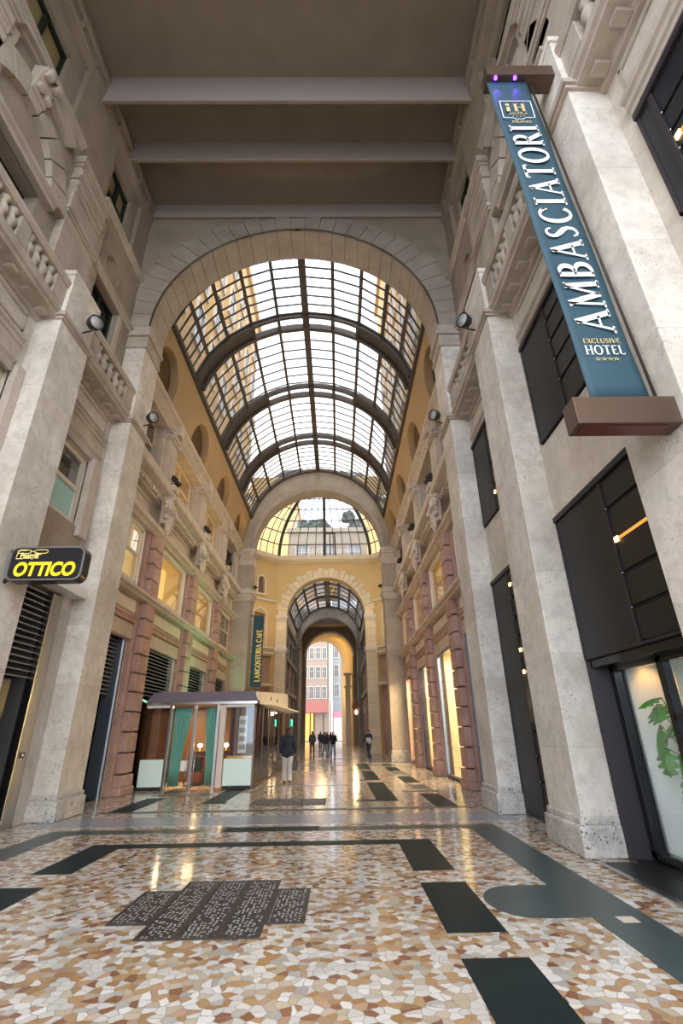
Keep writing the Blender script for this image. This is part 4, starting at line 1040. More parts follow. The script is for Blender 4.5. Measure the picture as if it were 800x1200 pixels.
# hanging monstera
pl = root('monstera_plant', (hx(1,5.9), 7.1, 1.3))
def leafmesh(m, c, size, yaw, pitch, roll):
    c = Vector(c); R = Matrix.Rotation(yaw,3,'Z') @ Matrix.Rotation(pitch,3,'X') @ Matrix.Rotation(roll,3,'Y')
    n = 24; mid = []; out = []
    for i in range(n+1):
        t = i/n
        for sd in (-1,1):
            pass
    top = []
    for sd in (-1,1):
        row = []
        for i in range(13):
            t = i/12; w = .52*math.sin(PI*min(1,t*1.02))**.6*(1-.35*t)
            if i % 3 == 2: w *= .42
            row.append((Vector((0, t, .10*math.sin(PI*t))), Vector((sd*w, t+.12*w*2, -.12*w))))
        vs = []
        for a, b in row: vs += [c + R @ (a*size), c + R @ (b*size)]
        m.add(vs, [(2*i,2*i+1,2*i+3,2*i+2) for i in range(12)], True)
random.seed(5)
for k, (dy, dz, sz, yw, pt, rl) in enumerate(((.20,.42,.34,2.6,-.6,.5),(.34,.16,.36,2.0,-1.2,.6),(.02,.22,.30,1.2,-.9,.3),(.28,-.12,.30,2.4,-1.4,.4),(-.08,-.06,.34,1.0,-1.3,-.3),(-.25,.30,.34,.4,-.8,-.2),(-.34,0,.32,.3,-1.2,.3),(.10,-.45,.28,1.9,-1.5,.3),(-.10,-.5,.26,1.1,-1.4,-.2),(.05,.5,.3,1.5,-.4,0))):
    m = MB(); p = (hx(1,5.80+.06*(k%3)), 7.12+dy, 1.52+dz); leafmesh(m, p, sz*1.3, yw, pt, rl); m.build('leaf', M['leaf'], pl)
    m = MB(); m.tube([(hx(1,5.95),7.05,1.10), (hx(1,5.9),7.07+dy*.5,1.35+dz*.6), p], .008, 5); m.build('stem', M['stem'], pl)
m = MB(); m.lathe([(.10,0),(.15,.28),(.16,.3),(.13,.3),(.12,.26)], (hx(1,5.95),7.05,.80)); m.build('pot', M['pot'], pl)
T(pl, 'green monstera in a grey pot behind the hotel shop glass', 'plant')
m = MB(); m.hb(1, 5.78, 6.12, 6.88, 7.22, 0, .76); m.hb(1, 5.75, 6.15, 6.85, 7.25, .74, .80)
T(m.build('plant_stand', M['shopwhite'], bevel=.01), 'pale stand carrying the monstera inside the shop window', 'stand')
# mat at the hotel shop
m = MB(); m.box(3.5, 3.97, 5.1, 7.76, 0, .012); m2 = MB(); m2.box(3.42, 3.5, 5.05, 7.82, 0, .016); m2.box(3.5, 3.97, 7.76, 7.82, 0, .016)
r = root('door_mat', (3.8, 6.4, 0)); m.build('pile', M['black'], r); m2.build('steel_edge', M['steel'], r); T(r, 'dark mat with steel edge before the hotel shop window', 'mat')

# optician side, portico: window, panel and shop door of the innermost bay
w = root(win_name(), (hx(-1,5.45), 10.5, 6.5)); m = MB()
for yy in (9.75, 11.14): m.hb(-1, 5.38, 5.48, yy, yy+.10, 6.5, 8.33)
for zz in (6.5, 7.38, 8.22): m.hb(-1, 5.37, 5.48, 9.75, 11.24, zz, zz+.11)
m.build('frame', M['frame'], w, .005)
m = MB(); m.hb(-1, 5.43, 5.44, 9.8, 11.2, 6.55, 7.42); m.build('frosted_pane', M['frost'], w)
m = MB(); m.hb(-1, 5.43, 5.44, 9.8, 11.2, 7.42, 8.25); m.build('clear_pane', M['gl_win'], w)
m = MB(); room(m, -1, 5.75, 6.3, 9.5, 11.5, 6.3, 8.5); m.build('room_wall', M['bluegrey'], w)
m = MB(); m.hb(-1, 5.12, 5.34, 11.24, 11.62, 6.2, 8.42); m.hb(-1, 5.2, 5.34, 9.3, 9.75, 6.2, 8.42); m.build('stone_jamb', M['trim'], w, .01)
S(w, 'sash window with frosted green lower pane above the optician doorway', 'window')
w = root(win_name(), (hx(-1,5.45), 6.5, 6.5)); m = MB()
for yy in (5.2, 6.45, 7.7): m.hb(-1, 5.42, 5.5, yy, yy+.10, 6.44, 8.6)
for zz in (6.44, 7.4, 8.5): m.hb(-1, 5.42, 5.5, 5.2, 7.8, zz, zz+.10)
m.build('frame', M['frame'], w); m = MB(); m.hb(-1, 5.46, 5.47, 5.2, 7.8, 6.44, 8.6); m.build('pane', M['gl_win'], w)
m = MB(); m.hb(-1, 5.15, 5.34, 7.8, 8.03, 6.2, 8.62); m.build('stone_jamb', M['trim'], w, .01)
m = MB(); room(m, -1, 5.75, 6.3, 5, 8, 6.3, 8.7); m.build('room_wall', M['bluegrey'], w)
S(w, 'sash window in the middle bay, optician side', 'window')
M['roughstone'] = stone('brown_rough_stone', (.26,.20,.16), (.42,.34,.28), course=0, pits=.7, bump=.5)
m = MB(); m.hb(-1, 5.24, 5.34, 9.26, 11.6, 5.06, 6.46)
S(m.build(trim_name(), M['roughstone'], bevel=.01), 'rough brown stone panel under the green-paned window', 'trim')
def blind(root_, s, d, y0, y1, z0, z1, pitch=.13):
    m = MB(); z = z1
    while z > z0:
        m.extr([(hx(s,d),y0,z), (hx(s,d-.07),y0,z-.05), (hx(s,d-.065),y0,z-.06), (hx(s,d+.005),y0,z-.012)], (0,y1-y0,0)); z -= pitch
    m.build('blind_slat', M['blind'], root_)
    m = MB(); z = z1
    while z > z0: m.hb(s, d-.085, d-.02, y0, y1, z-.062, z-.052); z -= pitch
    m.build('slat_edge', M['blindw'], root_)
dr = root(door_name(), (hx(-1,5.5), 10.3, 0))
blind(dr, -1, 5.42, 9.35, 10.98, 2.78, 4.68)
m = MB(); m.hb(-1, 5.26, 5.34, 11.05, 11.46, 0, 4.68); m.build('jamb_panel', M['greymetal'], dr, .006)
m = MB(); m.hb(-1, 5.24, 5.40, 11.0, 11.05, 0, 4.68); m.build('steel_edge', M['steel'], dr)
m = MB(); m.hb(-1, 5.42, 6.25, 11.0, 11.04, 0, 4.7); m.build('reveal', M['greymetal'], dr)
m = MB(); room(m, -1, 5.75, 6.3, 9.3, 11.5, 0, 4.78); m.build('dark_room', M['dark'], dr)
m = MB(); m.hb(-1, 5.40, 5.46, 9.35, 10.5, .04, 2.74); m.build('door_leaf', M['blackg'], dr, .01)
S(dr, 'dark optician doorway with slatted blind and grey metal jamb', 'door')
r = root('intercom', (hx(-1,5.25), 11.22, 1.3)); m = MB(); m.hb(-1, 5.235, 5.262, 11.14, 11.30, 1.25, 1.36); m.build('plate', M['signblack'], r, .004); m = MB(); m.hb(-1, 5.228, 5.236, 11.19, 11.25, 1.285, 1.325); m.build('button', M['white'], r)
T(r, 'small black intercom on the grey metal door jamb', 'intercom')
m = MB(); m.prof(-1, [(5.3,4.76),(4.98,4.76),(4.98,4.98),(5.06,5.06),(5.3,5.06)], 9.27, 11.95)
S(m.build(trim_name(), M['white'], bevel=.01), 'pale boxed lintel over the optician doorway, below the yellow sign', 'trim')
dr = root(door_name(), (hx(-1,5.5), 6.5, 0)); blind(dr, -1, 5.42, 5.2, 7.8, 2.8, 4.7)
m = MB(); room(m, -1, 5.75, 6.1, 5.15, 7.85, 0, 4.78); m.build('dark_room', M['dark'], dr); S(dr, 'shop opening with blind in the middle bay, optician side', 'door')
for y0, y1, nm in ((.4,3.4,'street end bay'),):
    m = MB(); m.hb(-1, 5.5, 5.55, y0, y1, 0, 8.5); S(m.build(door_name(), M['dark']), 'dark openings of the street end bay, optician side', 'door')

# arcade shops, optician side
for i in range(4):
    a, b = gspan(i, 1.6); dr = root(door_name(), (hx(-1,5.8), (a+b)/2, 0))
    z0 = 2.78 if i == 0 else 2.95
    blind(dr, -1, 5.86 if i == 0 else 5.60, a, b-.12, z0, 4.48, .125)
    m = MB(); room(m, -1, 5.73, 6.6, a-.02, b+.02, 0, 4.56); m.build('dark_room', M['dark'], dr)
    if i == 0:
        m = MB(); m.hb(-1, 5.62, 6.0, b-.1, b-.02, 0, 4.48); m.build('reveal', M['bluemetal'], dr)
        m = MB(); m.hb(-1, 5.56, 5.66, b-.03, b+.02, 0, 4.48); m.build('steel_edge', M['steel'], dr)
    else:
        m = MB(); m.hb(-1, 5.52, 5.72, b-.12, b-.02, 0, 4.48); m.build('reveal', M['white'], dr)
        m = MB(); m.hb(-1, 5.9, 5.93, a, b, 0, 2.95); m.build('pane', M['gl_mirror'], dr)
    S(dr, 'shop opening with slatted blind, %s, optician side' % BAYN[i], 'door')
# arcade shops, hotel side: lit windows
for i in range(4):
    a, b = gspan(i, 1.6); w = root('window_shop', (hx(1,5.8), (a+b)/2, 0))
    m = MB()
    for yy in (a, b-.07): m.hb(1, 5.47, 5.58, yy, yy+.09, .06, 4.48)
    for zz in (.06, 4.42): m.hb(1, 5.47, 5.58, a, b, zz, zz+.08)
    m.build('frame', M['bluemetal' if i < 2 else 'blackg'], w)
    m = MB(); m.hb(1, 5.58, 5.74, b-.02, b+.0, 0, 4.5); m.hb(1, 5.58, 5.74, a, a+.02, 0, 4.5); m.hb(1, 5.46, 5.75, a, b, 0, .06); m.build('reveal', M['charcoal'], w)
    m = MB(); m.hb(1, 5.52, 5.53, a, b, .1, 4.45); m.build('pane', M['gl_clear'], w)
    S(w, 'tall lit shop window, %s, hotel side' % BAYN[i], 'window')
    m = MB(); m.hb(1, 8.2, 8.25, a-.4, b+.4, 0, 4.7); m.hb(1, 5.73, 8.2, a-.45, a-.4, 0, 4.7); m.hb(1, 5.73, 8.2, b+.1, b+.15, 0, 4.7); m.hb(1, 5.73, 8.2, a-.45, b+.15, 4.6, 4.7); m.hb(1, 5.76, 8.2, a-.4, b+.1, .0, .05)
    S(m.build('wall_shop_room', M['creamlit' if i else 'dark']), 'cream inner room of the lit shop, %s' % BAYN[i] if i else 'unlit inner room of the shop next to the great arch', 'wall')
    if i:
        r = root('pendant_lamp', (hx(1,6.5), (a+b)/2, 4.6))
        m = MB(); m.tube([(hx(1,6.5),(a+b)/2,4.6),(hx(1,6.5),(a+b)/2,.5)], .02, 6); m.build('black_rod', M['slot'], r)
        for k in range(7):
            m = MB(); m.ell((hx(1,6.42), (a+b)/2+.10*math.sin(k*2.1), 2.3+.22*k), (.05,.05,.05), n=6); m.build('bulb', M['warmbulb'], r)
        T(r, 'tall pendant of small warm bulbs in the shop window, ' + BAYN[i], 'lamp')

# ================================================================== CAFE PAVILION
KX0, KX1, KY0, KY1 = -6.55, -2.8, 17.9, 28.6
k = root('cafe_pavilion', ((KX0+KX1)/2, (KY0+KY1)/2, 0))
m = MB(); m.extr([(KX0,KY0-.1,2.64),(KX1+.02,KY0-.1,2.64),(KX1+.02,KY0-.1,2.66),(KX1-.16,KY0+.3,2.99),(KX0+.1,KY0+.3,2.99),(KX0,KY0+.15,2.9)], (0,.02,0))
m = MB(); m.add([(KX0,KY0-.14,2.66),(KX1+.05,KY0-.14,2.66),(KX1-.12,KY0+.2,3.0),(KX0+.12,KY0+.2,3.0),(KX0,KY0+.5,2.62),(KX1+.05,KY0+.5,2.62),(KX1-.12,KY0+.5,3.0),(KX0+.12,KY0+.5,3.0)],
    [(0,1,2,3),(4,7,6,5),(0,4,5,1),(3,2,6,7),(0,3,7,4),(1,5,6,2)])
m.build('front_fascia', M['fascia'], k, .01)
m = MB(); m.box(KX0, KX1+.03, KY0-.10, KY0+.02, 2.58, 2.66); m.build('steel_gutter', M['steel'], k)
m = MB(); m.box(KX0, KX1, KY0+.4, KY1, 2.62, 2.8); m.build('roof', M['fascia'], k)
m = MB(); m.extr([(KX1+.02,KY0+.02,2.62),(KX1+.02,KY1+.3,2.72),(KX1+.02,KY1+.3,3.62),(KX1+.02,KY0+.2,2.98)], (-.08,0,0)); m.build('side_fascia', M['white'], k)
m = MB(); m.extr([(KX1,KY0+.6,2.60),(KX1,KY1+.6,2.60),(KX1+.62,KY1+.6,2.66),(KX1+.25,KY0+3,2.66)], (0,0,.06)); m.build('side_canopy', M['white'], k)
m = MB()
for y, z in ((KY0+3.6,2.95),(KY0+5.8,2.98)): m.lathe([(.09,0),(.09,.02)], (KX1+.02,y,z), (1,0,0), 14)
m.build('roof_vent', M['slot'], k)
for x0, x1, wd in ((KX0,-5.70,0),(-3.80,KX1,1)):
    m = MB(); m.box(x0, x1-.03, KY0, KY0+.1, .10, .90); m.build('mint_panel', M['mint'], k, .03)
    m = MB(); m.box(x0, x1-.03, KY0+.03, KY0+.1, 0, .1); m.build('kick_plate', M['charcoal'], k)
    m = MB(); m.box(x0, x1-.03, KY0+.04, KY0+.05, .9, 2.55); m.build('pane', M['gl_win'], k)
    m = MB(); m.box(x0, x1, KY0-.01, KY0+.08, 2.48, 2.6); m.build('top_rail', M['white'], k)
for x in (-5.70, -4.09): m = MB(); m.box(x-.05, x+.05, KY0-.04, KY0+.12, 0, 2.6); m.build('steel_post', M['steel'], k, .008)
m = MB(); m.box(-4.02, -3.82, KY0-.01, KY0+.1, .08, 2.55); m.build('white_pilaster', M['pinkwhite'], k, .008)
m = MB(); m.box(KX1-.06, KX1, KY0-.01, KY0+.09, 0, 2.6); m.build('corner_post', M['bronze'], k)
for x0, x1 in ((-5.64,-4.90),(-4.84,-4.15)):
    m = MB(); m.box(x0+.02, x1-.02, KY0+.05, KY0+.06, .06, 2.5); dd = m.build('glass_door', M['gl_clear'], k); dd['_w'] = list(k['_w'])
    hx_ = x1-.10 if x0 < -5 else x0+.10
    m = MB(); m.tube([(hx_,KY0-.04,.12),(hx_,KY0-.04,1.15)], .022, 8); m.build('handle', M['steel'], dd)
m = MB(); m.box(-4.92, -4.82, KY0-.01, KY0+.08, 0, 2.58); m.build('door_stile', M['steel'], k, .008)
m = MB(); m.box(-5.2, -4.98, KY0+.03, KY0+.045, .55, .86); m.build('notice', M['lettering'], k)
# long mirror-like side glazing
m = MB(); m.box(KX1-.04, KX1-.02, KY0+.1, KY1, .05, 2.6); m.build('side_glazing', M['gl_mirror'], k)
m = MB()
for i in range(7): y = KY0+.1+(KY1-KY0-.1)*i/6; m.box(KX1-.05, KX1, y-.02, y+.02, 0, 2.62)
m.box(KX1-.05, KX1, KY0, KY1, 0, .06); m.build('side_mullion_frame', M['bronze'], k)
m = MB(); m.box(KX0, KX1, KY1-.05, KY1, 0, 2.62); m.build('end_panel', M['brown'], k)
# inside
m = MB(); m.box(KX0, KX1-.05, KY0+3.2, KY0+3.25, 0, 2.6); m.box(KX0,KX0+.04,KY0+.1,KY0+3.2,0,2.6); m.build('inner_panelling', M['panelling'], k)
m = MB()
for x in (-6.3,-5.95,-5.85): m.box(x, x+.05, KY0+.42, KY0+.47, .9, 2.5)
m.box(KX0, -5.8, KY0+.48, KY0+.5, .9, 2.5); m.build('timber_mullion', M['brown'], k)
m = MB()
for i in range(15): m.box(-3.72, -2.9, KY0+.3, KY0+.33, .98+i*.1, 1.02+i*.1)
m.build('blind_slat', M['darkred'], k)
m = MB()
for x in (-3.72,-3.5,-3.02,-2.9): m.box(x, x+.06, KY0+.33, KY0+.38, .9, 2.5)
m.box(-3.75,-2.86,KY0+.5,KY0+.52,.9,2.55); m.build('dark_red_screen', M['darkred'], k)
m = MB(); m.box(-3.74,-2.86,KY0+.2,KY0+.34,.9,.97); m.build('brass_ledge', M['brass'], k)
m = MB(); m.box(-3.4, -3.12, KY0+.22, KY0+.24, 1.05, 2.2); m.build('menu_strip', M['lettering'], k)
m = MB()
for i in range(4): m.box(-3.37, -3.15, KY0+.215, KY0+.22, 1.15+i*.26, 1.3+i*.26)
m.build('menu_picture', M['bluegrey'], k)
def curtain(xa, xb, xa2, xb2):
    m = MB(); n = 22; vs = []
    for z, (a, b) in ((2.48,(xa,xb)), (1.8,(xa+(xa2-xa)*.25, xb+(xb2-xb)*.35)), (1.1,(xa+(xa2-xa)*.7, xb+(xb2-xb)*.85)), (.7,(xa2,xb2)), (.1,(xa2,xb2))):
        for i in range(n+1):
            u = i/n; vs.append((a+(b-a)*u, KY0+.22+.035*math.sin(u*n*1.35), z))
    m.add(vs, [(r_*(n+1)+i, r_*(n+1)+i+1, (r_+1)*(n+1)+i+1, (r_+1)*(n+1)+i) for r_ in range(4) for i in range(n)], True)
    o = m.build('curtain', M['curtain'], k); so = o.modifiers.new('t','SOLIDIFY'); so.thickness = .01
curtain(-5.62,-5.02,-5.62,-5.27); curtain(-4.55,-4.13,-4.42,-4.12)
T(k, 'small glazed cafe pavilion with sea-green curtains and mint panels', 'pavilion')
# furniture and lights behind the glass doors
for j, (x, y) in enumerate(((-5.05,19.6),(-4.5,20.0))):
    r = root('cafe_chair', (x,y,0)); 
    m = MB(); m.box(x-.22,x+.22,y-.22,y+.22,.42,.48); m.build('seat', M['signblack'], r, .02)
    m = MB(); m.box(x-.22,x+.22,y-.24,y-.19,.48,.92); m.build('backrest', M['signblack'], r, .02)
    for dx in (-.2,.2):
        for dy in (-.2,.2): m = MB(); m.tube([(x+dx,y+dy,0),(x+dx*.9,y+dy*.9,.43)], .015, 6); m.build('leg', M['signblack'], r)
    T(r, 'black cafe chair behind the glass door, %s' % ('nearer the door' if j == 0 else 'farther from the door'), 'chair')
r = root('bar_counter', (-4.9,20.6,0)); m = MB(); m.box(-5.6,-4.1,20.5,20.9,0,1.0); m.build('body', M['darkred'], r); m = MB(); m.box(-5.65,-4.05,20.45,20.95,1.0,1.05); m.build('top', M['signblack'], r)
T(r, 'dark bar counter seen through the cafe door', 'counter')
for j, x in enumerate((-5.3,-5.0,-4.6,-4.3)):
    r = root('counter_lamp', (x,20.6,1.05)); m = MB(); m.lathe([(.05,0),(.05,.02),(.01,.03),(.01,.15)], (x,20.6,1.05), n=10); m.build('base', M['brass'], r); m = MB(); m.ell((x,20.6,1.25),(.09,.09,.07),n=6); m.build('shade', M['warmbulb'], r)
    T(r, 'warm lamp on the cafe bar counter', 'lamp', 'lamps on the cafe bar counter')
# green neon sign inside side glazing
r = root('neon_sign', (KX1-.25, 27.2, 1.9))
for dx in (0,.42):
    m = MB(); m.tube([(KX1-.19,27.0+dx-.14,2.08),(KX1-.19,27.0+dx+.1,2.12),(KX1-.19,27.0+dx+.1,1.7),(KX1-.19,27.0+dx-.12,1.66)], .022, 6); m.build('neon_letter', M['greenneon'], r)
r.location = (KX1+.36, 27.2, 2.12); r.scale = (.62,.62,.62); r.rotation_euler = (0,0,0)
m = MB(); m.box(KX1-.42, KX1-.32, 26.7, 27.7, 1.5, 2.2); m.build('hanger_plate', M['signblack'], r)
T(r, 'small green neon sign on the side of the cafe pavilion', 'sign')
# ================================================================== LETTERING
def stroke(m, fm, pts, ws):
    """ribbon along 2-D pts with widths"""
    vs = []
    for i, p in enumerate(pts):
        a = pts[max(i-1,0)]; b = pts[min(i+1,len(pts)-1)]
        dx, dy = b[0]-a[0], b[1]-a[1]; l = math.hypot(dx,dy) or 1
        nx, ny = -dy/l, dx/l; w = ws[i]/2 if isinstance(ws,(list,tuple)) else ws/2
        vs += [fm(p[0]+nx*w, p[1]+ny*w), fm(p[0]-nx*w, p[1]-ny*w)]
    m.add(vs, [(2*i,2*i+1,2*i+3,2*i+2) for i in range(len(pts)-1)])
TH, TN = .17, .075
def ell_(cx, cy, rx, ry, a0, a1, n=18, lo=TN, hi=TH):
    P_ = []; W = []
    for i in range(n+1):
        a = math.radians(a0+(a1-a0)*i/n); P_.append((cx+rx*math.cos(a), cy+ry*math.sin(a))); W.append(lo+(hi-lo)*abs(math.cos(a))**1.3)
    return (P_, W)
def ln(x0,y0,x1,y1,w): return ([(x0,y0),(x1,y1)], [w,w])
def sf(x,y,w=.30): return ln(x-w/2, y, x+w/2, y, .05)
G = {
 'A': (.86, [ln(.10,0,.44,1,TN), ln(.42,1,.76,0,TH), ln(.22,.34,.64,.34,.06), sf(.10,.02,.26), sf(.76,.02,.30)]),
 'M': (1.10, [ln(.14,0,.20,1,TN), ln(.20,1,.55,.06,TH), ln(.55,.06,.90,1,TN), ln(.90,1,.98,0,TH), sf(.14,.02,.26), sf(.97,.02,.3), sf(.16,.98,.2), sf(.94,.98,.2)]),
 'B': (.74, [ln(.18,0,.18,1,TH), ell_(.30,.76,.26,.215,-90,90), ell_(.30,.27,.33,.245,-90,90), ln(.18,.975,.32,.975,.06), ln(.18,.53,.32,.53,.06), ln(.18,.025,.32,.025,.06)]),
 'S': (.62, [([(.50,.80),(.47,.90),(.38,.96),(.28,.965),(.18,.91),(.13,.80),(.15,.69),(.24,.59),(.34,.50),(.45,.40),(.50,.28),(.47,.14),(.37,.05),(.27,.03),(.16,.07),(.10,.18)], [.05,.07,.07,.08,.11,.13,.14,.16,.17,.16,.14,.12,.08,.07,.07,.05])]),
 'C': (.82, [ell_(.46,.5,.35,.48,42,318), sf(.72,.80,.06), ln(.72,.70,.72,.90,.05)]),
 'I': (.40, [ln(.20,0,.20,1,TH), sf(.20,.02,.36), sf(.20,.98,.36)]),
 'T': (.74, [ln(.37,0,.37,1,TH), ln(.02,.965,.72,.965,.08), ln(.03,.86,.03,1,.05), ln(.71,.86,.71,1,.05), sf(.37,.02,.36)]),
 'O': (.90, [ell_(.45,.5,.36,.48,0,360,28)]),
 'R': (.80, [ln(.18,0,.18,1,TH), ell_(.32,.74,.27,.235,-90,90), ln(.18,.97,.34,.97,.06), ln(.18,.505,.34,.505,.06), ln(.36,.52,.74,0,TH), sf(.18,.02,.32), sf(.74,.02,.16)]),
 'E': (.66, [ln(.18,0,.18,1,TH), ln(.1,.965,.58,.965,.07), ln(.18,.52,.5,.52,.06), ln(.1,.035,.62,.035,.07), ln(.58,.84,.58,1,.05), ln(.61,0,.61,.18,.05)]),
 'X': (.76, [ln(.08,1,.66,0,TH), ln(.66,1,.08,0,TN)]),
 'L': (.64, [ln(.18,0,.18,1,TH), ln(.1,.035,.60,.035,.07), ln(.59,0,.59,.2,.05), sf(.18,.98,.3)]),
 'U': (.84, [ln(.18,.35,.18,1,TH), ell_(.44,.34,.26,.32,180,360,14), ln(.70,.35,.70,1,TN), sf(.18,.98,.28), sf(.70,.98,.24)]),
 'V': (.80, [ln(.08,1,.42,0,TH), ln(.42,0,.74,1,TN)]),
 'H': (.88, [ln(.18,0,.18,1,TH), ln(.70,0,.70,1,TH), ln(.18,.52,.70,.52,.06), sf(.18,.02,.3), sf(.70,.02,.3), sf(.18,.98,.3), sf(.70,.98,.3)]),
 'G': (.88, [ell_(.46,.5,.35,.48,45,330), ln(.76,.05,.76,.42,TH*.8), ln(.62,.42,.86,.42,.05)]),
 'N': (.88, [ln(.16,0,.16,1,TN), ln(.16,1,.72,0,TH), ln(.72,0,.72,1,TN), sf(.16,.02,.26), sf(.72,.98,.26)]),
 'F': (.62, [ln(.18,0,.18,1,TH), ln(.1,.965,.58,.965,.07), ln(.18,.52,.5,.52,.06), ln(.58,.84,.58,1,.05), sf(.18,.02,.3)]),
 '\u00c9': (.66, None), ' ': (.36, []), '*': (.5, None)}
G['\u00c9'] = (.66, G['E'][1] + [ln(.30,1.06,.46,1.2,.07)])
star = []
for k_ in range(5):
    a_ = PI/2+2*PI*k_/5; star.append(([(.25,.5),(.25+.36*math.cos(a_),.5+.36*math.sin(a_))],[.22,.02]))
G['*'] = (.62, star)
def text_w(t, track=.06): return sum(G[c][0]+track for c in t) - track
def write(m, t, fm, h, squeeze=1.0, track=.06, bold=1.0):
    """fm(u, v) places baseline coordinates (metres)"""
    x = 0
    for c in t:
        for pts, ws in G[c][1]:
            stroke(m, lambda a, b, x=x: fm((x+a)*h*squeeze, b*h), pts, [w*bold for w in ws] if isinstance(ws,(list,tuple)) else ws*bold)
        x += G[c][0]+track
    return x*h*squeeze
def font_mesh(text, size, bold=0):
    cu = bpy.data.curves.new('t', 'FONT'); cu.body = text; cu.size = size; cu.offset = bold; cu.align_x = 'CENTER'
    o = bpy.data.objects.new('t', cu); COL.objects.link(o); dg = bpy.context.evaluated_depsgraph_get(); dg.update()
    me = bpy.data.meshes.new_from_object(o.evaluated_get(dg)); bpy.data.objects.remove(o); bpy.data.curves.remove(cu)
    return [tuple(v.co) for v in me.vertices], [tuple(p.vertices) for p in me.polygons]

# ---------- hanging hotel banner
BY = 4.05
hb = root('hanging_banner', (2.95, BY, 4.4))
m = MB(); m.box(2.40, 3.44, BY-.10, BY+.14, 4.38, 4.70); m.build('lower_box', M['bronze'], hb, .006)
m = MB(); m.box(2.46,3.3,BY-.06,BY+.10,4.37,4.385); m.build('lower_slot', M['darkred'], hb)
m = MB(); m.box(2.40, 3.44, BY-.10, BY+.16, 10.80, 11.06); m.build('upper_box', M['bronze'], hb, .006)
m = MB(); m.tube([(3.10,BY+.03,10.8),(3.36,BY+.03,4.7)], .016, 6); m.build('side_cable', M['iron'], hb)
BT, BB = 10.80, 4.70
def bcx(z): return 2.96 + (2.715-2.96)*(z-BB)/(BT-BB)
BW = .308
m = MB(); n = 26; vs = []
for i in range(n+1):
    z = BB+(BT-BB)*i/n
    for j in range(9):
        u = -1+2*j/8; vs.append((bcx(z)+u*BW, BY+.012*math.sin(z*2.2+u*2.0)*min(1,(z-BB)*2,(BT-z)*2), z))
m.add(vs, [(i*9+j,i*9+j+1,(i+1)*9+j+1,(i+1)*9+j) for i in range(n) for j in range(8)], True)
o = m.build('cloth', M['banner'], hb); so = o.modifiers.new('t','SOLIDIFY'); so.thickness = .006
LY = BY-.026
# name running up the cloth: u along +z, v toward -x
tw = text_w('AMBASCIATORI', .10); hl = .41; zl0, zl1 = 5.63, 9.60
sq = (zl1-zl0)/(tw*hl)
m = MB(); write(m, 'AMBASCIATORI', lambda u, v: (bcx(zl0+u)+.205-v, LY, zl0+u), hl, sq, .10, 1.12); m.build('name_letters', M['lettering'], hb)
def centred(t, z, h, mat, nm, sq=1, bold=1):
    m = MB(); w = text_w(t)*h*sq; write(m, t, lambda u, v: (bcx(z)-w/2+u, LY, z+v), h, sq, .06, bold); m.build(nm, mat, hb)
centred('EXCLUSIVE', 5.475, .068, M['gold'], 'small_letters', .9); centred('HOTEL', 5.315, .13, M['lettering'], 'hotel_letters', .82); centred('****', 5.215, .075, M['gold'], 'star_row', 1.3)
m = MB(); z0, z1 = 9.74, 10.22; c = bcx(10.0)
for a, b in (((c-.23,z0+.05),(c-.23,z1)), ((c-.23,z1),(c+.23,z1)), ((c+.23,z1),(c+.23,z0+.05)), ((c-.23,z0+.05),(c-.1,z0+.05)), ((c+.1,z0+.05),(c+.23,z0+.05))):
    stroke(m, lambda x, z: (x, LY, z), [a, b], .014)
stroke(m, lambda x, z: (x, LY, z), [(c-.1,z0+.05),(c-.05,z0+.01),(c+.05,z0+.01),(c+.1,z0+.05)], .014)
m.build('emblem_frame', M['lettering'], hb)
m = MB(); stroke(m, lambda x,z:(x,LY,z), [(c-.13,9.95),(c-.13,10.07)], .05); stroke(m, lambda x,z:(x,LY,z), [(c-.13,10.10),(c-.13,10.15)], .055)
for dx in (-.16,-.10): pass
write(m, 'H', lambda u,v: (c-.05+u, LY, 9.95+v), .20, 1.05, bold=1.25); m.build('emblem_letters', M['gold'], hb)
m = MB(); vs, fs = font_mesh('HOTELS', .075); m.add([(c+v[0], LY, 9.87+v[1]) for v in vs], fs); vs, fs = font_mesh('MILANO', .075); m.add([(c+v[0]+.02, LY, 9.66+v[1]) for v in vs], fs)
m.build('emblem_caption', M['gold'], hb); 
m = MB()
for i in range(4): write(m, '*', lambda u,v,i=i: (c-.10+i*.055+u, LY, 9.80+v), .05)
m.build('emblem_star_row', M['gold'], hb)
for x in (2.53, 2.83):
    m = MB(); m.lathe([(.018,0),(.022,.03),(.026,.06)], (x,BY-.075,10.82), (0,.25,-1), 8); m.build('violet_led', M['purple'], hb)
T(hb, 'long teal hanging banner with white vertical hotel name and violet lamps', 'banner')

# ---------- lit optician sign
sy, sx0, sx1, sz0, sz1 = 8.45, -5.99, -4.62, 4.20, 4.86
sr = root('shop_sign', ((sx0+sx1)/2, sy, sz0))
def rrect(x0,x1,z0,z1,r,n=6):
    o = []
    for cx_, cz_, a in ((x1-r,z0+r,-PI/2),(x1-r,z1-r,0),(x0+r,z1-r,PI/2),(x0+r,z0+r,PI)): o += arc(cx_,cz_,r,a,a+PI/2,n)
    return o
m = MB(); m.extr([(x,sy,z) for x,z in rrect(sx0,sx1,sz0,sz1,.15)], (0,.24,0)); m.build('case', M['signblack'], sr, .012)
m = MB(); m.plate(rrect(sx0+.01,sx1-.01,sz0+.01,sz1-.01,.14), [rrect(sx0+.035,sx1-.035,sz0+.035,sz1-.035,.12)], .02, lambda u,v,w:(u,sy-.012+w,v)); m.build('rim', M['greymetal'], sr)
m = MB()
for x, t in ((-5.70,'O'),(-5.43,'T'),(-5.24,'T'),(-5.10,'I'),(-4.97+.06,'C'),(0,'')):
    pass
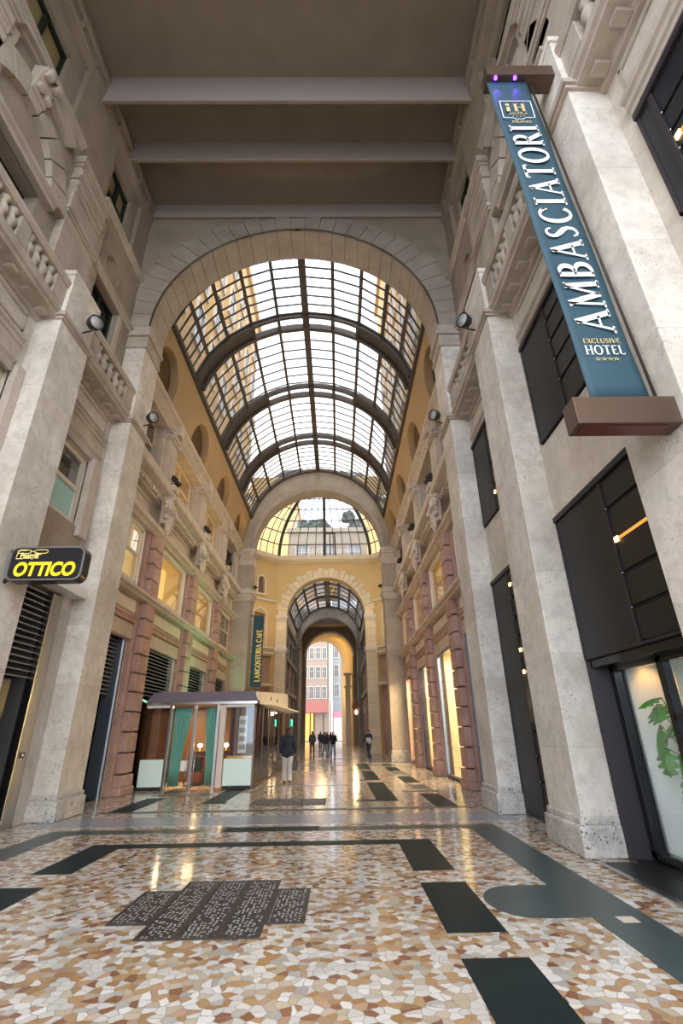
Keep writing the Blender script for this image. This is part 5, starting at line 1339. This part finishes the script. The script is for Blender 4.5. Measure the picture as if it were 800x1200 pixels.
vs, fs = font_mesh('OTTICO', .35, .013); mn = min(v[0] for v in vs); mx = max(v[0] for v in vs); k_ = 1.10/(mx-mn)
m.add([(sx0+.13+(v[0]-mn)*k_+.10*v[1], sy-.014, sz0+.10+v[1]) for v in vs], fs); m.build('main_letters', M['signyellow'], sr)
m = MB(); f2 = lambda x, z: (x, sy-.014, z)
for x in (-5.86,-5.56):
    stroke(m, f2, [(x+.14,4.70),(x+.03,4.70),(x,4.66),(x-.01,4.60)] if x > -5.6 else [(x+.12,4.62),(x,4.62),(x,4.70),(x+.04,4.78),(x+.16,4.78)], .012)
for x in (-5.74,-5.43):
    stroke(m, f2, [(x+q[0]*.15,4.755+q[1]*.035) for q in ((-.5,-1),(.5,-1),(.8,-.5),(.8,.5),(.5,1),(-.5,1),(-.8,.5),(-.8,-.5),(-.5,-1))], .011)
stroke(m, f2, [(-5.63,4.76),(-5.55,4.76)], .011); stroke(m, f2, [(-5.86,4.62),(-5.80,4.62)], .012)
m.build('spectacle_outline', M['signpale'], sr)
m = MB(); vs, fs = font_mesh('Pisatelli', .155, .004); mn = min(v[0] for v in vs)
m.add([(-5.79+(v[0]-mn)*.72, sy-.0145, 4.625+v[1]) for v in vs], fs); m.build('small_letters', M['signpale'], sr)
m = MB()
for z in (sz0+.04, sz1-.06): m.tube([(sx0-.02,sy+.12,z),(-6.06,sy+.12,z)], .025, 8); m.lathe([(.05,0),(.05,.02)], (-6.045,sy+.12,z),(-1,0,0),10)
m.build('wall_bracket', M['iron'], sr)
T(sr, 'black illuminated sign with yellow OTTICO letters', 'sign')

# ---------- navy cafe banner on the second arch
cb = root('hanging_banner', (-5.1, 31.75, 4.1))
m = MB(); m.box(-5.47,-4.78,31.73,31.76,4.25,8.62); m.build('cloth', M['bannerback'], cb)
m = MB(); m.box(-5.62,-4.74,31.70,31.79,8.62,8.70); m.box(-5.62,-4.74,31.68,31.81,4.10,4.26); m.build('bracket_bar', M['bronze'], cb)
tw = text_w('LANGOSTERIA CAF\u00c9', .05); hh = .34; zz0, zz1 = 4.55, 7.75; sq = (zz1-zz0)/(tw*hh)
m = MB(); write(m, 'LANGOSTERIA CAF\u00c9', lambda u,v: (-4.86-v, 31.72, zz0+u), hh, sq, .05, 1.9); m.build('gold_letters', M['goldbig'], cb)
T(cb, 'narrow navy banner with gold vertical cafe name on the second arch', 'banner')

# ---------- floodlights
def floodlight(loc, s, aim, label, group=None, small=False):
    r = root('floodlight', loc); k = .95 if small else 1.2
    l = Vector(loc); a = Vector(aim).normalized()
    m = MB(); m.lathe([(.05*k,-.16*k),(.12*k,-.14*k),(.145*k,-.05*k),(.15*k,.0),(.155*k,.03*k),(.135*k,.03*k),(.13*k,.015*k)], l, a, 16); m.build('housing', M['iron'], r)
    m = MB(); m.lathe([(.128*k,.012*k),(.128*k,.018*k)], l, a, 16); m.build('lens', M['steel2'], r)
    m = MB(); m.lathe([(.035*k,-.22*k),(.035*k,-.15*k)], l, a, 8)
    m.tube([l - a*.05*k, l - a*.05*k + Vector((-s*0,0,-.20*k)), l + Vector((s*.25*k,.06,-.22*k))], .018*k, 6); m.build('bracket', M['iron'], r)
    return T(r, label, 'floodlight', group)
M['steel2'] = plain('floodlight_glass', (.42,.42,.43), .2)
for s in (-1,1):
    floodlight((hx(s,PIER-.315), 8.75, 10.72), s, (-s*.85,-.5,-.12), 'round grey floodlight bracketed on the middle pier, ' + SIDE[s])
    floodlight((hx(s,PIER-.315), 12.7, 10.78), s, (-s*.85,-.5,-.12), 'round grey floodlight bracketed on the great arch pier, ' + SIDE[s])
# ---------- sculpted figures on the attic cornice, with a pair of lamps over each
def figure_mesh(s, y):
    m = MB(); X = lambda d: hx(s, 5.14-d)
    E = lambda d, dy, dz, r, rot=None: m.ell((X(d), y+dy, 8.82+dz), r, rot, 7)
    E(.10,0,1.18,(.13,.13,.15)); E(.08,0,1.30,(.14,.16,.09)); E(.04,0,1.02,(.09,.09,.10)); E(.06,0,.80,(.17,.25,.26)); E(.06,0,.48,(.16,.20,.24))
    E(.10,.04,.22,(.13,.13,.24)); E(.12,-.07,.10,(.12,.11,.24)); E(.10,.02,-.14,(.10,.10,.18)); E(.08,0,-.30,(.07,.06,.10))
    for q in (-1,1):
        m.capsule((X(.10),y+q*.22,9.70),(X(.24),y+q*.40,9.34),.085,.065); m.capsule((X(.24),y+q*.40,9.34),(X(.28),y+q*.16,9.20),.065,.05)
        for k in range(5): m.capsule((X(.02),y+q*.20,9.70-.03*k),(X(.05),y+q*(.62-.05*k),9.74-.17*k),.07,.05)
        m.capsule((X(.08),y+q*.30,9.02),(X(.10),y+q*.20,8.58),.07,.045)
        E(.10,q*.42,.22,(.09,.12,.10)); E(.12,q*.12,-.02,(.09,.07,.20))
    for k in range(4): m.capsule((X(.18),y-.12+.08*k,9.27),(X(.16),y-.10+.06*k,8.70),.04,.03)
    m.hb(s, 5.06, 5.30, y-.34, y+.34, 8.82, 10.0)
    return m
for s in (-1,1):
    for j, y in enumerate(AX):
        r = root('corbel_figure', (hx(s,5.2), y, 9.1))
        o = figure_mesh(s, y).build('carved_body', M['trim'], r, remesh=.026, smooth_it=3)
        m = MB(); m.hb(s, 4.9, 5.3, y-.30, y+.30, 10.22, 10.46); m.build('cap_block', M['trim'], r, .02)
        T(r, 'carved stone winged figure on the attic cornice, %s from the great arch, %s' % (('first','second','third')[j], SIDE[s]), 'sculpture', 'carved figures under the attic windows')
        for q in (-1,1):
            floodlight((hx(s,4.96), y+q*.2, 10.78), s, (-s*.5,0,.7), '%s floodlight over %s carved figure, %s' % ('street-facing' if q<0 else 'inward', ('first','second','third')[j], SIDE[s]), 'paired floodlights on the attic cornice', True)
for s in (-1,1): floodlight((hx(s,4.15,A2X), 31.6, 10.6), s, (-s*.5,-.2,.7), 'floodlight on the second arch impost, ' + SIDE[s], None, True)

# ---------- floor gratings
def grate(name, strips, label):
    xs = [p[0] for st in strips for p in st]; ys = [p[1] for st in strips for p in st]
    r = root('floor_grating', (sum(xs)/len(xs), sum(ys)/len(ys), 0))
    for (x0,y0),(x1,y1) in strips:
        m = MB(); m.box(x0+.012,x1-.012,y0+.012,y1-.012,-.02,.008); m.build('grate_panel', M['grate'], r)
        m = MB(); fm = lambda u,v,w: (u,v,w-.01); m.plate(rect(x0,x1,y0,y1), [rect(x0+.03,x1-.03,y0+.03,y1-.03)], .022, fm); m.build('edge_frame', M['iron'], r)
    return T(r, label, 'grating')
grate('g', [((-2.24,5.82),(-1.83,6.88)), ((-1.83,5.43),(-1.46,7.25)), ((-1.46,5.43),(-1.09,7.25)), ((-1.09,5.43),(-.72,7.25)), ((-.72,5.78),(-.34,6.88))], 'cross-shaped iron floor grating of five pierced panels set in the mosaic')
grate('g', [((-2.25,14.0),(-1.6,15.16)), ((-1.6,14.0),(-.97,15.16)), ((-.97,14.0),(-.34,15.16))], 'smaller iron floor grating just past the great arch')

# ================================================================== PEOPLE
def person(loc, yaw, label, h=1.72, hair=(.02,.015,.012), top=(.02,.025,.05), bottom=(.45,.45,.47), shoe=(.03,.03,.03), coat=.56, stride=.18, hairlen=.10, arm=(0,0), bag=None, fine=True, hold=None):
    k = h/1.72; r = root('person', loc); r['_w'] = [0,0,0]
    vox = .014 if fine else .022
    P = lambda x,y,z: Vector((x*k, y*k, z*k))
    hipL, hipR = P(-.09,0,.90), P(.09,0,.90)
    legs = []
    for q, hp, st in ((-1,hipL,stride),(1,hipR,-stride)):
        knee = P(q*.095, st*.55+.03, .48); ank = P(q*.09, st*1.0-(.10 if st<0 else 0), .09+(.03 if st<0 else 0)); legs.append((hp,knee,ank,q))
    # body: one continuous surface
    m = MB()
    m.ell(P(0,.01,1.58), (.075*k,.095*k,.115*k), n=9); m.ell(P(0,.045,1.545), (.055*k,.06*k,.075*k), n=7)
    m.ell(P(0,.112,1.565), (.014*k,.02*k,.022*k), n=5); m.ell(P(0,.098,1.525),(.028*k,.012*k,.010*k),n=5)
    for q in (-1,1): m.ell(P(q*.078,.0,1.57),(.012*k,.022*k,.032*k),n=5); m.ell(P(q*.03,.085,1.592),(.018*k,.012*k,.010*k),n=5)
    m.capsule(P(0,0,1.40),P(0,.01,1.52),.06*k,.052*k)
    m.ell(P(0,0,1.25),(.17*k,.11*k,.20*k)); m.ell(P(0,0,1.05),(.145*k,.105*k,.16*k)); m.ell(P(0,0,.92),(.16*k,.12*k,.12*k))
    arms = []
    for q, a in ((-1,arm[0]),(1,arm[1])):
        sh = P(q*.19,0,1.39); el = P(q*.245,-.03+a*.10,1.11); wr = P(q*.235,.05+a*.32,.90+a*.20)
        arms.append((sh,el,wr,q)); m.capsule(sh,el,.058*k,.044*k); m.capsule(el,wr,.044*k,.030*k)
        d = (wr-el).normalized(); sd = Vector((0,1,0)) if abs(d.y) < .7 else Vector((1,0,0))
        pal = wr + d*.05*k; m.capsule(wr, pal, .030*k, .034*k)
        for f in range(4):
            b0 = pal + sd*(f-1.5)*.020*k + d*.02*k; mid = b0 + d*(.034+.006*(1.5-abs(f-1.5)))*k; tip = mid + (d*.6 + Vector((-q*.7,0,0)))*.026*k
            m.capsule(b0,mid,.0095*k,.009*k,6); m.capsule(mid,tip,.009*k,.0075*k,6)
        th = wr + d*.02*k + sd*.03*k; m.capsule(th, th + (d+sd*.9).normalized()*.045*k, .0105*k,.009*k,6)
    for hp,kn,an,q in legs: m.capsule(hp,kn,.088*k,.058*k); m.capsule(kn,an,.055*k,.038*k)
    body = m.build('body', M['skin'], r, remesh=vox*.7 if fine else .016, smooth_it=2)
    m = MB()
    for hp,kn,an,q in legs: m.capsule(hp,kn,.105*k,.082*k); m.capsule(kn,an+Vector((0,0,-.02*k)),.080*k,.070*k)
    m.ell(P(0,0,.93),(.175*k,.135*k,.13*k)); mt = plain('trouser_cloth', bottom, .85); m.build('trousers', mt, r, remesh=vox, smooth_it=3)
    m = MB()
    for hp,kn,an,q in legs: m.capsule(an+P(0,-.045,-.045),an+P(0,.13,-.055),.045*k,.038*k); m.ell(an+P(0,0,-.02),(.045*k,.05*k,.05*k),n=6)
    m.build('shoes', plain('shoe_leather', shoe, .5), r, remesh=.014)
    m = MB(); m.ell(P(0,0,1.26),(.205*k,.145*k,.20*k)); m.ell(P(0,0,1.05),(.19*k,.14*k,.18*k)); m.capsule(P(0,0,1.42),P(0,.005,1.455),.085*k,.075*k)
    m.capsule(P(-.13,0,1.39),P(.13,0,1.39),.075*k,.075*k)
    if coat < .95:
        m.ell(P(0,0,(coat+1.05)/2*1.0),(.215*k,.165*k,(1.05-coat)/2*k+.06))
        for zz in (coat+.06, coat+.16):
            for xx in (-.09,0,.09): m.ell(P(xx,0,zz),(.115*k,.155*k,.075*k))
    for sh,el,wr,q in arms: m.capsule(sh,el,.078*k,.066*k); m.capsule(el,wr-(wr-el).normalized()*.02*k,.064*k,.050*k)
    m.build('jacket', plain('jacket_cloth', top, .85, var=.15, vscale=14), r, remesh=vox, smooth_it=3)
    m = MB(); m.ell(P(0,-.012,1.605),(.088*k,.104*k,.105*k),n=9); m.ell(P(0,-.04,1.545),(.080*k,.075*k,.10*k),n=8)
    if hairlen > .12: m.capsule(P(0,-.05,1.55),P(0,-.065,1.60-hairlen),.085*k,.075*k)
    m.build('hair', plain('hair', hair, .6), r, remesh=.014, smooth_it=2)
    r['_w'] = list(loc)
    r.rotation_euler = (0,0,yaw)
    T(r, label, 'person')
    if hold:
        q, nm = hold
    return r, arms
MAN = (-1.86, 19.75, 0)
pr_, arms = person(MAN, .08, 'person in dark jacket and pale trousers walking away past the cafe pavilion', h=1.84, top=(.012,.016,.035), bottom=(.50,.50,.52), coat=.80, stride=.10, hairlen=.16)
bg = root('handbag', (MAN[0]+.30, MAN[1]+.05, .42))
m = MB(); m.extr([(-.10+.0,-.20,0),(-.10,.20,0),(-.07,.16,.32),(-.07,-.16,.32)], (.17,0,0)); bo = MB(); bo.v=[(x+bg.location.x, y+bg.location.y, z+bg.location.z) for x,y,z in m.v]; bo.f=m.f; bo.mi=m.mi; bo.sm=m.sm
M['bagc'] = plain('black_bag_leather', (.02,.018,.022), .5)
bo.build('body', M['bagc'], bg, .03, 3)
m = MB(); bx_, by_, bz_ = bg.location; m.tube([(bx_-.01,by_-.12,bz_+.31),(bx_-.015,by_-.09,bz_+.44),(bx_-.02,by_,bz_+.49),(bx_-.015,by_+.09,bz_+.44),(bx_-.01,by_+.12,bz_+.31)], .012, 6); m.build('strap', M['bagc'], bg)
T(bg, 'black bag carried by the person in the dark jacket', 'bag')
person((-.40,38.9,0), -2.9, 'person in black jacket and blue jeans standing below the farther arcade arch', h=1.70, top=(.015,.015,.018), bottom=(.20,.26,.38), shoe=(.5,.5,.5), coat=.86, hairlen=.25, fine=False, arm=(.7,.6))
person((-.98,39.5,0), -2.6, 'person in dark clothes half hidden beside the black-jacketed one', h=1.68, top=(.05,.04,.04), bottom=(.24,.28,.36), coat=.86, fine=False)
person((1.97,34.8,0), 2.4, 'person in dark top and dark jeans carrying a pale jacket near the second arch', h=1.76, top=(.03,.03,.045), bottom=(.05,.07,.11), shoe=(.7,.7,.7), coat=.86, fine=False, arm=(.2,.9), stride=.16)
pj = MB()
for q in range(4): pj.ell((1.86+.07*q, 34.50-.02*q, 1.14-.06*(q % 2)), (.09,.10,.17), n=6)
T(pj.build('folded_jacket', plain('pale_cloth', (.55,.55,.57), .9), remesh=.02), 'pale folded jacket held by the person near the second arch', 'jacket')
person((-2.2,45.0,0), 0.1, 'person in grey top walking inside the farther arcade', h=1.74, top=(.10,.09,.11), bottom=(.06,.06,.09), coat=.86, fine=False)
person((-1.9,56.5,0), 0, 'person in dark blue far off near the exit hall', h=1.72, top=(.06,.06,.10), bottom=(.05,.06,.10), fine=False, coat=.86)
person((-.85,57.0,0), 0.4, 'person in pink coat far off near the exit hall', h=1.66, top=(.60,.14,.30), bottom=(.40,.12,.24), fine=False, coat=.60, hairlen=.2)
person((-1.25,58.2,0), 0.2, 'person in reddish coat far off near the exit hall', h=1.66, top=(.45,.12,.16), bottom=(.12,.08,.10), fine=False, coat=.70)
person((4.2,41.3,0), .8, 'person in beige coat by the granite doorway of the octagon', h=1.74, top=(.42,.30,.22), bottom=(.05,.04,.04), fine=False, coat=.70)
person((4.75,41.0,0), -.6, 'person in black by the granite doorway of the octagon', h=1.70, top=(.03,.025,.025), bottom=(.03,.03,.03), fine=False, coat=.75)
# red awning-like shop lamp in the far hall
r = root('lantern', (2.15, 62, 3.2)); m = MB(); m.lathe([(.05,0),(.45,.12),(.5,.45),(.35,.8),(.08,.95)], (2.15,62,4.0), n=12); m.build('shade', M['red2'], r); m = MB(); m.ell((2.15,62,3.7),(.16,.16,.2),n=6); m.build('bulb', M['warmbulb'], r); m = MB(); m.tube([(2.15,62,4.9),(2.15,62,15.6)],.02,6); m.build('cord', M['iron'], r)
T(r, 'red-shaded hanging lamp in the far exit hall', 'lamp')
# ================================================================== LIGHT
w = bpy.data.worlds.new('World'); scn.world = w; w.use_nodes = True; nt = w.node_tree; nt.nodes.clear()
out = nt.nodes.new('ShaderNodeOutputWorld'); bg_ = nt.nodes.new('ShaderNodeBackground')
tc = nt.nodes.new('ShaderNodeTexCoord'); n1 = nt.nodes.new('ShaderNodeTexNoise'); n1.inputs['Scale'].default_value = 2.6; n1.inputs['Detail'].default_value = 6
L(nt, tc.outputs['Generated'], n1.inputs['Vector'])
cr = nt.nodes.new('ShaderNodeValToRGB'); cr.color_ramp.elements[0].position = .42; cr.color_ramp.elements[1].position = .56
cr.color_ramp.elements[0].color = (.66,.80,1,1); cr.color_ramp.elements[1].color = (1,.97,.93,1)
L(nt, n1.outputs['Fac'], cr.inputs[0]); L(nt, cr.outputs[0], bg_.inputs[0])
sg = nt.nodes.new('ShaderNodeSeparateXYZ'); L(nt, tc.outputs['Generated'], sg.inputs[0])
# sky strength raised behind the viewer, added to brighten pier fronts and near floor
mr = nt.nodes.new('ShaderNodeMapRange'); mr.inputs[1].default_value = -1; mr.inputs[2].default_value = .3; mr.inputs[3].default_value = SKY*1.75; mr.inputs[4].default_value = SKY
L(nt, sg.outputs[1], mr.inputs[0]); L(nt, mr.outputs[0], bg_.inputs[1])
L(nt, bg_.outputs[0], out.inputs[0])
def lamp(kind, name, loc, energy, col, size=.3, aim=None, spot=None, sizey=None):
    d = bpy.data.lights.new(name, kind); d.energy = energy; d.color = col
    if kind == 'AREA':
        d.size = size
        if sizey: d.shape = 'RECTANGLE'; d.size_y = sizey
    elif kind == 'SPOT': d.spot_size = math.radians(spot or 60); d.spot_blend = .8; d.shadow_soft_size = size
    else: d.shadow_soft_size = size
    o = bpy.data.objects.new(name, d); COL.objects.link(o); o.location = loc
    if aim is not None: o.rotation_euler = (Vector(aim)-Vector(loc)).to_track_quat('-Z','Y').to_euler()
    return o
WARM = (1,.70,.36)
for i in range(1,4):
    a, b = gspan(i, 1.6); lamp('AREA', 'shop_ceiling_lamp', (hx(1,6.7), (a+b)/2, 4.55), 420, (1,.78,.46), 1.6, (hx(1,6.7), (a+b)/2, 0))
lamp('SPOT', 'shop_downlight', (hx(1,5.98), 7.55, 2.66), 16, (1,.48,.12), .05, (hx(1,6.2), 7.8, 1.6), 90)
lamp('AREA', 'shop_ceiling_lamp', (hx(1,6.8), 5.6, 2.65), 16, (.84,.95,1), 1.2, (hx(1,6.8), 5.6, 0))
for i in range(1,3):
    pass
for x in (2.53, 2.83): lamp('SPOT', 'violet_banner_lamp', (x, BY-.10, 10.74), 5, (.22,.05,1), .01, (x+.02, BY+.01, 10.3), 40)
lamp('AREA', 'green_roof_uplight', (-5.9, 22.5, 3.05), 60, (.30,1,.45), .5, (-6.9,22.5,5.2), sizey=8)
lamp('AREA', 'cafe_lamp', (-5.0, 19.8, 2.58), 30, WARM, 1.0, (-5.0,19.8,0)); lamp('AREA', 'cafe_lamp', (-3.3, 19.3, 2.58), 40, WARM, .7, (-3.3,19.3,0))
lamp('AREA', 'cafe_lamp', (-6.1, 19.3, 2.58), 95, WARM, .7, (-6.1,19.3,0)); lamp('POINT', 'cafe_lamp', (-4.6, 24.5, 2.3), 60, WARM, .2)
for s in (-1,1):
    for j, y in enumerate(AX):
        lamp('SPOT', 'cove_floodlight', (hx(s,4.72), y+2.2, 13.75), 4+8*j if s<0 else 4, (1,.60,.20), .1, (hx(s,4.95), y+2.6, 15.2), 120)
for s in (-1,1):
    for y in AX:
        lamp('SPOT', 'attic_floodlight', (hx(s,4.6), y, 10.95), 330, (1,.80,.56), .2, (hx(-s,3.5), y+2, 14.5), 150)
lamp('SPOT', 'green_pier_light', (-5.2, 29.6, 3.2), 60, (.35,1,.45), .2, (-5.9, 31.2, 6.0), 80)
for y in (36.5, 39.5):
    for s in (-1,1): lamp('SPOT', 'octagon_floodlight', (OX+s*4.0, y-2, 9.5), 190, (1,.82,.52), .3, (OX+s*3, 43, 13), 110)
lamp('AREA', 'passage_lamp', (-1.8, 74, 13.0), 90, (1,.72,.22), 2.0, (.8,76.5,11))
lamp('AREA', 'passage_lamp', (-2.5, 77, 6.0), 120, (1,.76,.30), 2.0, (.8,75.5,9))
lamp('POINT', 'exit_hall_lamp', (1.9, 63.5, 4), 150, WARM, .2)
# ================================================================== CAMERA
cam = bpy.data.cameras.new('camera'); co = bpy.data.objects.new('camera', cam); COL.objects.link(co); scn.camera = co
F_, yaw, pitch, roll = 565.98, .0127, .4269, -.0163
f_ = Vector((math.sin(yaw)*math.cos(pitch), math.cos(yaw)*math.cos(pitch), math.sin(pitch)))
r_ = Vector((math.cos(yaw), -math.sin(yaw), 0)); u_ = r_.cross(f_)
r2 = math.cos(roll)*r_ + math.sin(roll)*u_; u2 = -math.sin(roll)*r_ + math.cos(roll)*u_
co.matrix_world = Matrix(((r2.x,u2.x,-f_.x,0),(r2.y,u2.y,-f_.y,0),(r2.z,u2.z,-f_.z,1.65),(0,0,0,1)))
cam.sensor_fit = 'HORIZONTAL'; cam.sensor_width = 36; cam.lens = 36*F_/800; cam.clip_end = 400; cam.clip_start = .05
vs_ = scn.view_settings; vs_.view_transform = 'Standard'; vs_.look = 'None'; vs_.exposure = EXPOSURE; vs_.gamma = 1; vs_.use_curve_mapping = False
cy = scn.cycles; cy.max_bounces = 10; cy.diffuse_bounces = 5; cy.glossy_bounces = 4; cy.transparent_max_bounces = 16; cy.use_denoising = True
cy.sample_clamp_indirect = 6; cy.caustics_reflective = False; cy.caustics_refractive = False
for o in list(bpy.data.objects):
    if '_w' in o: del o['_w']
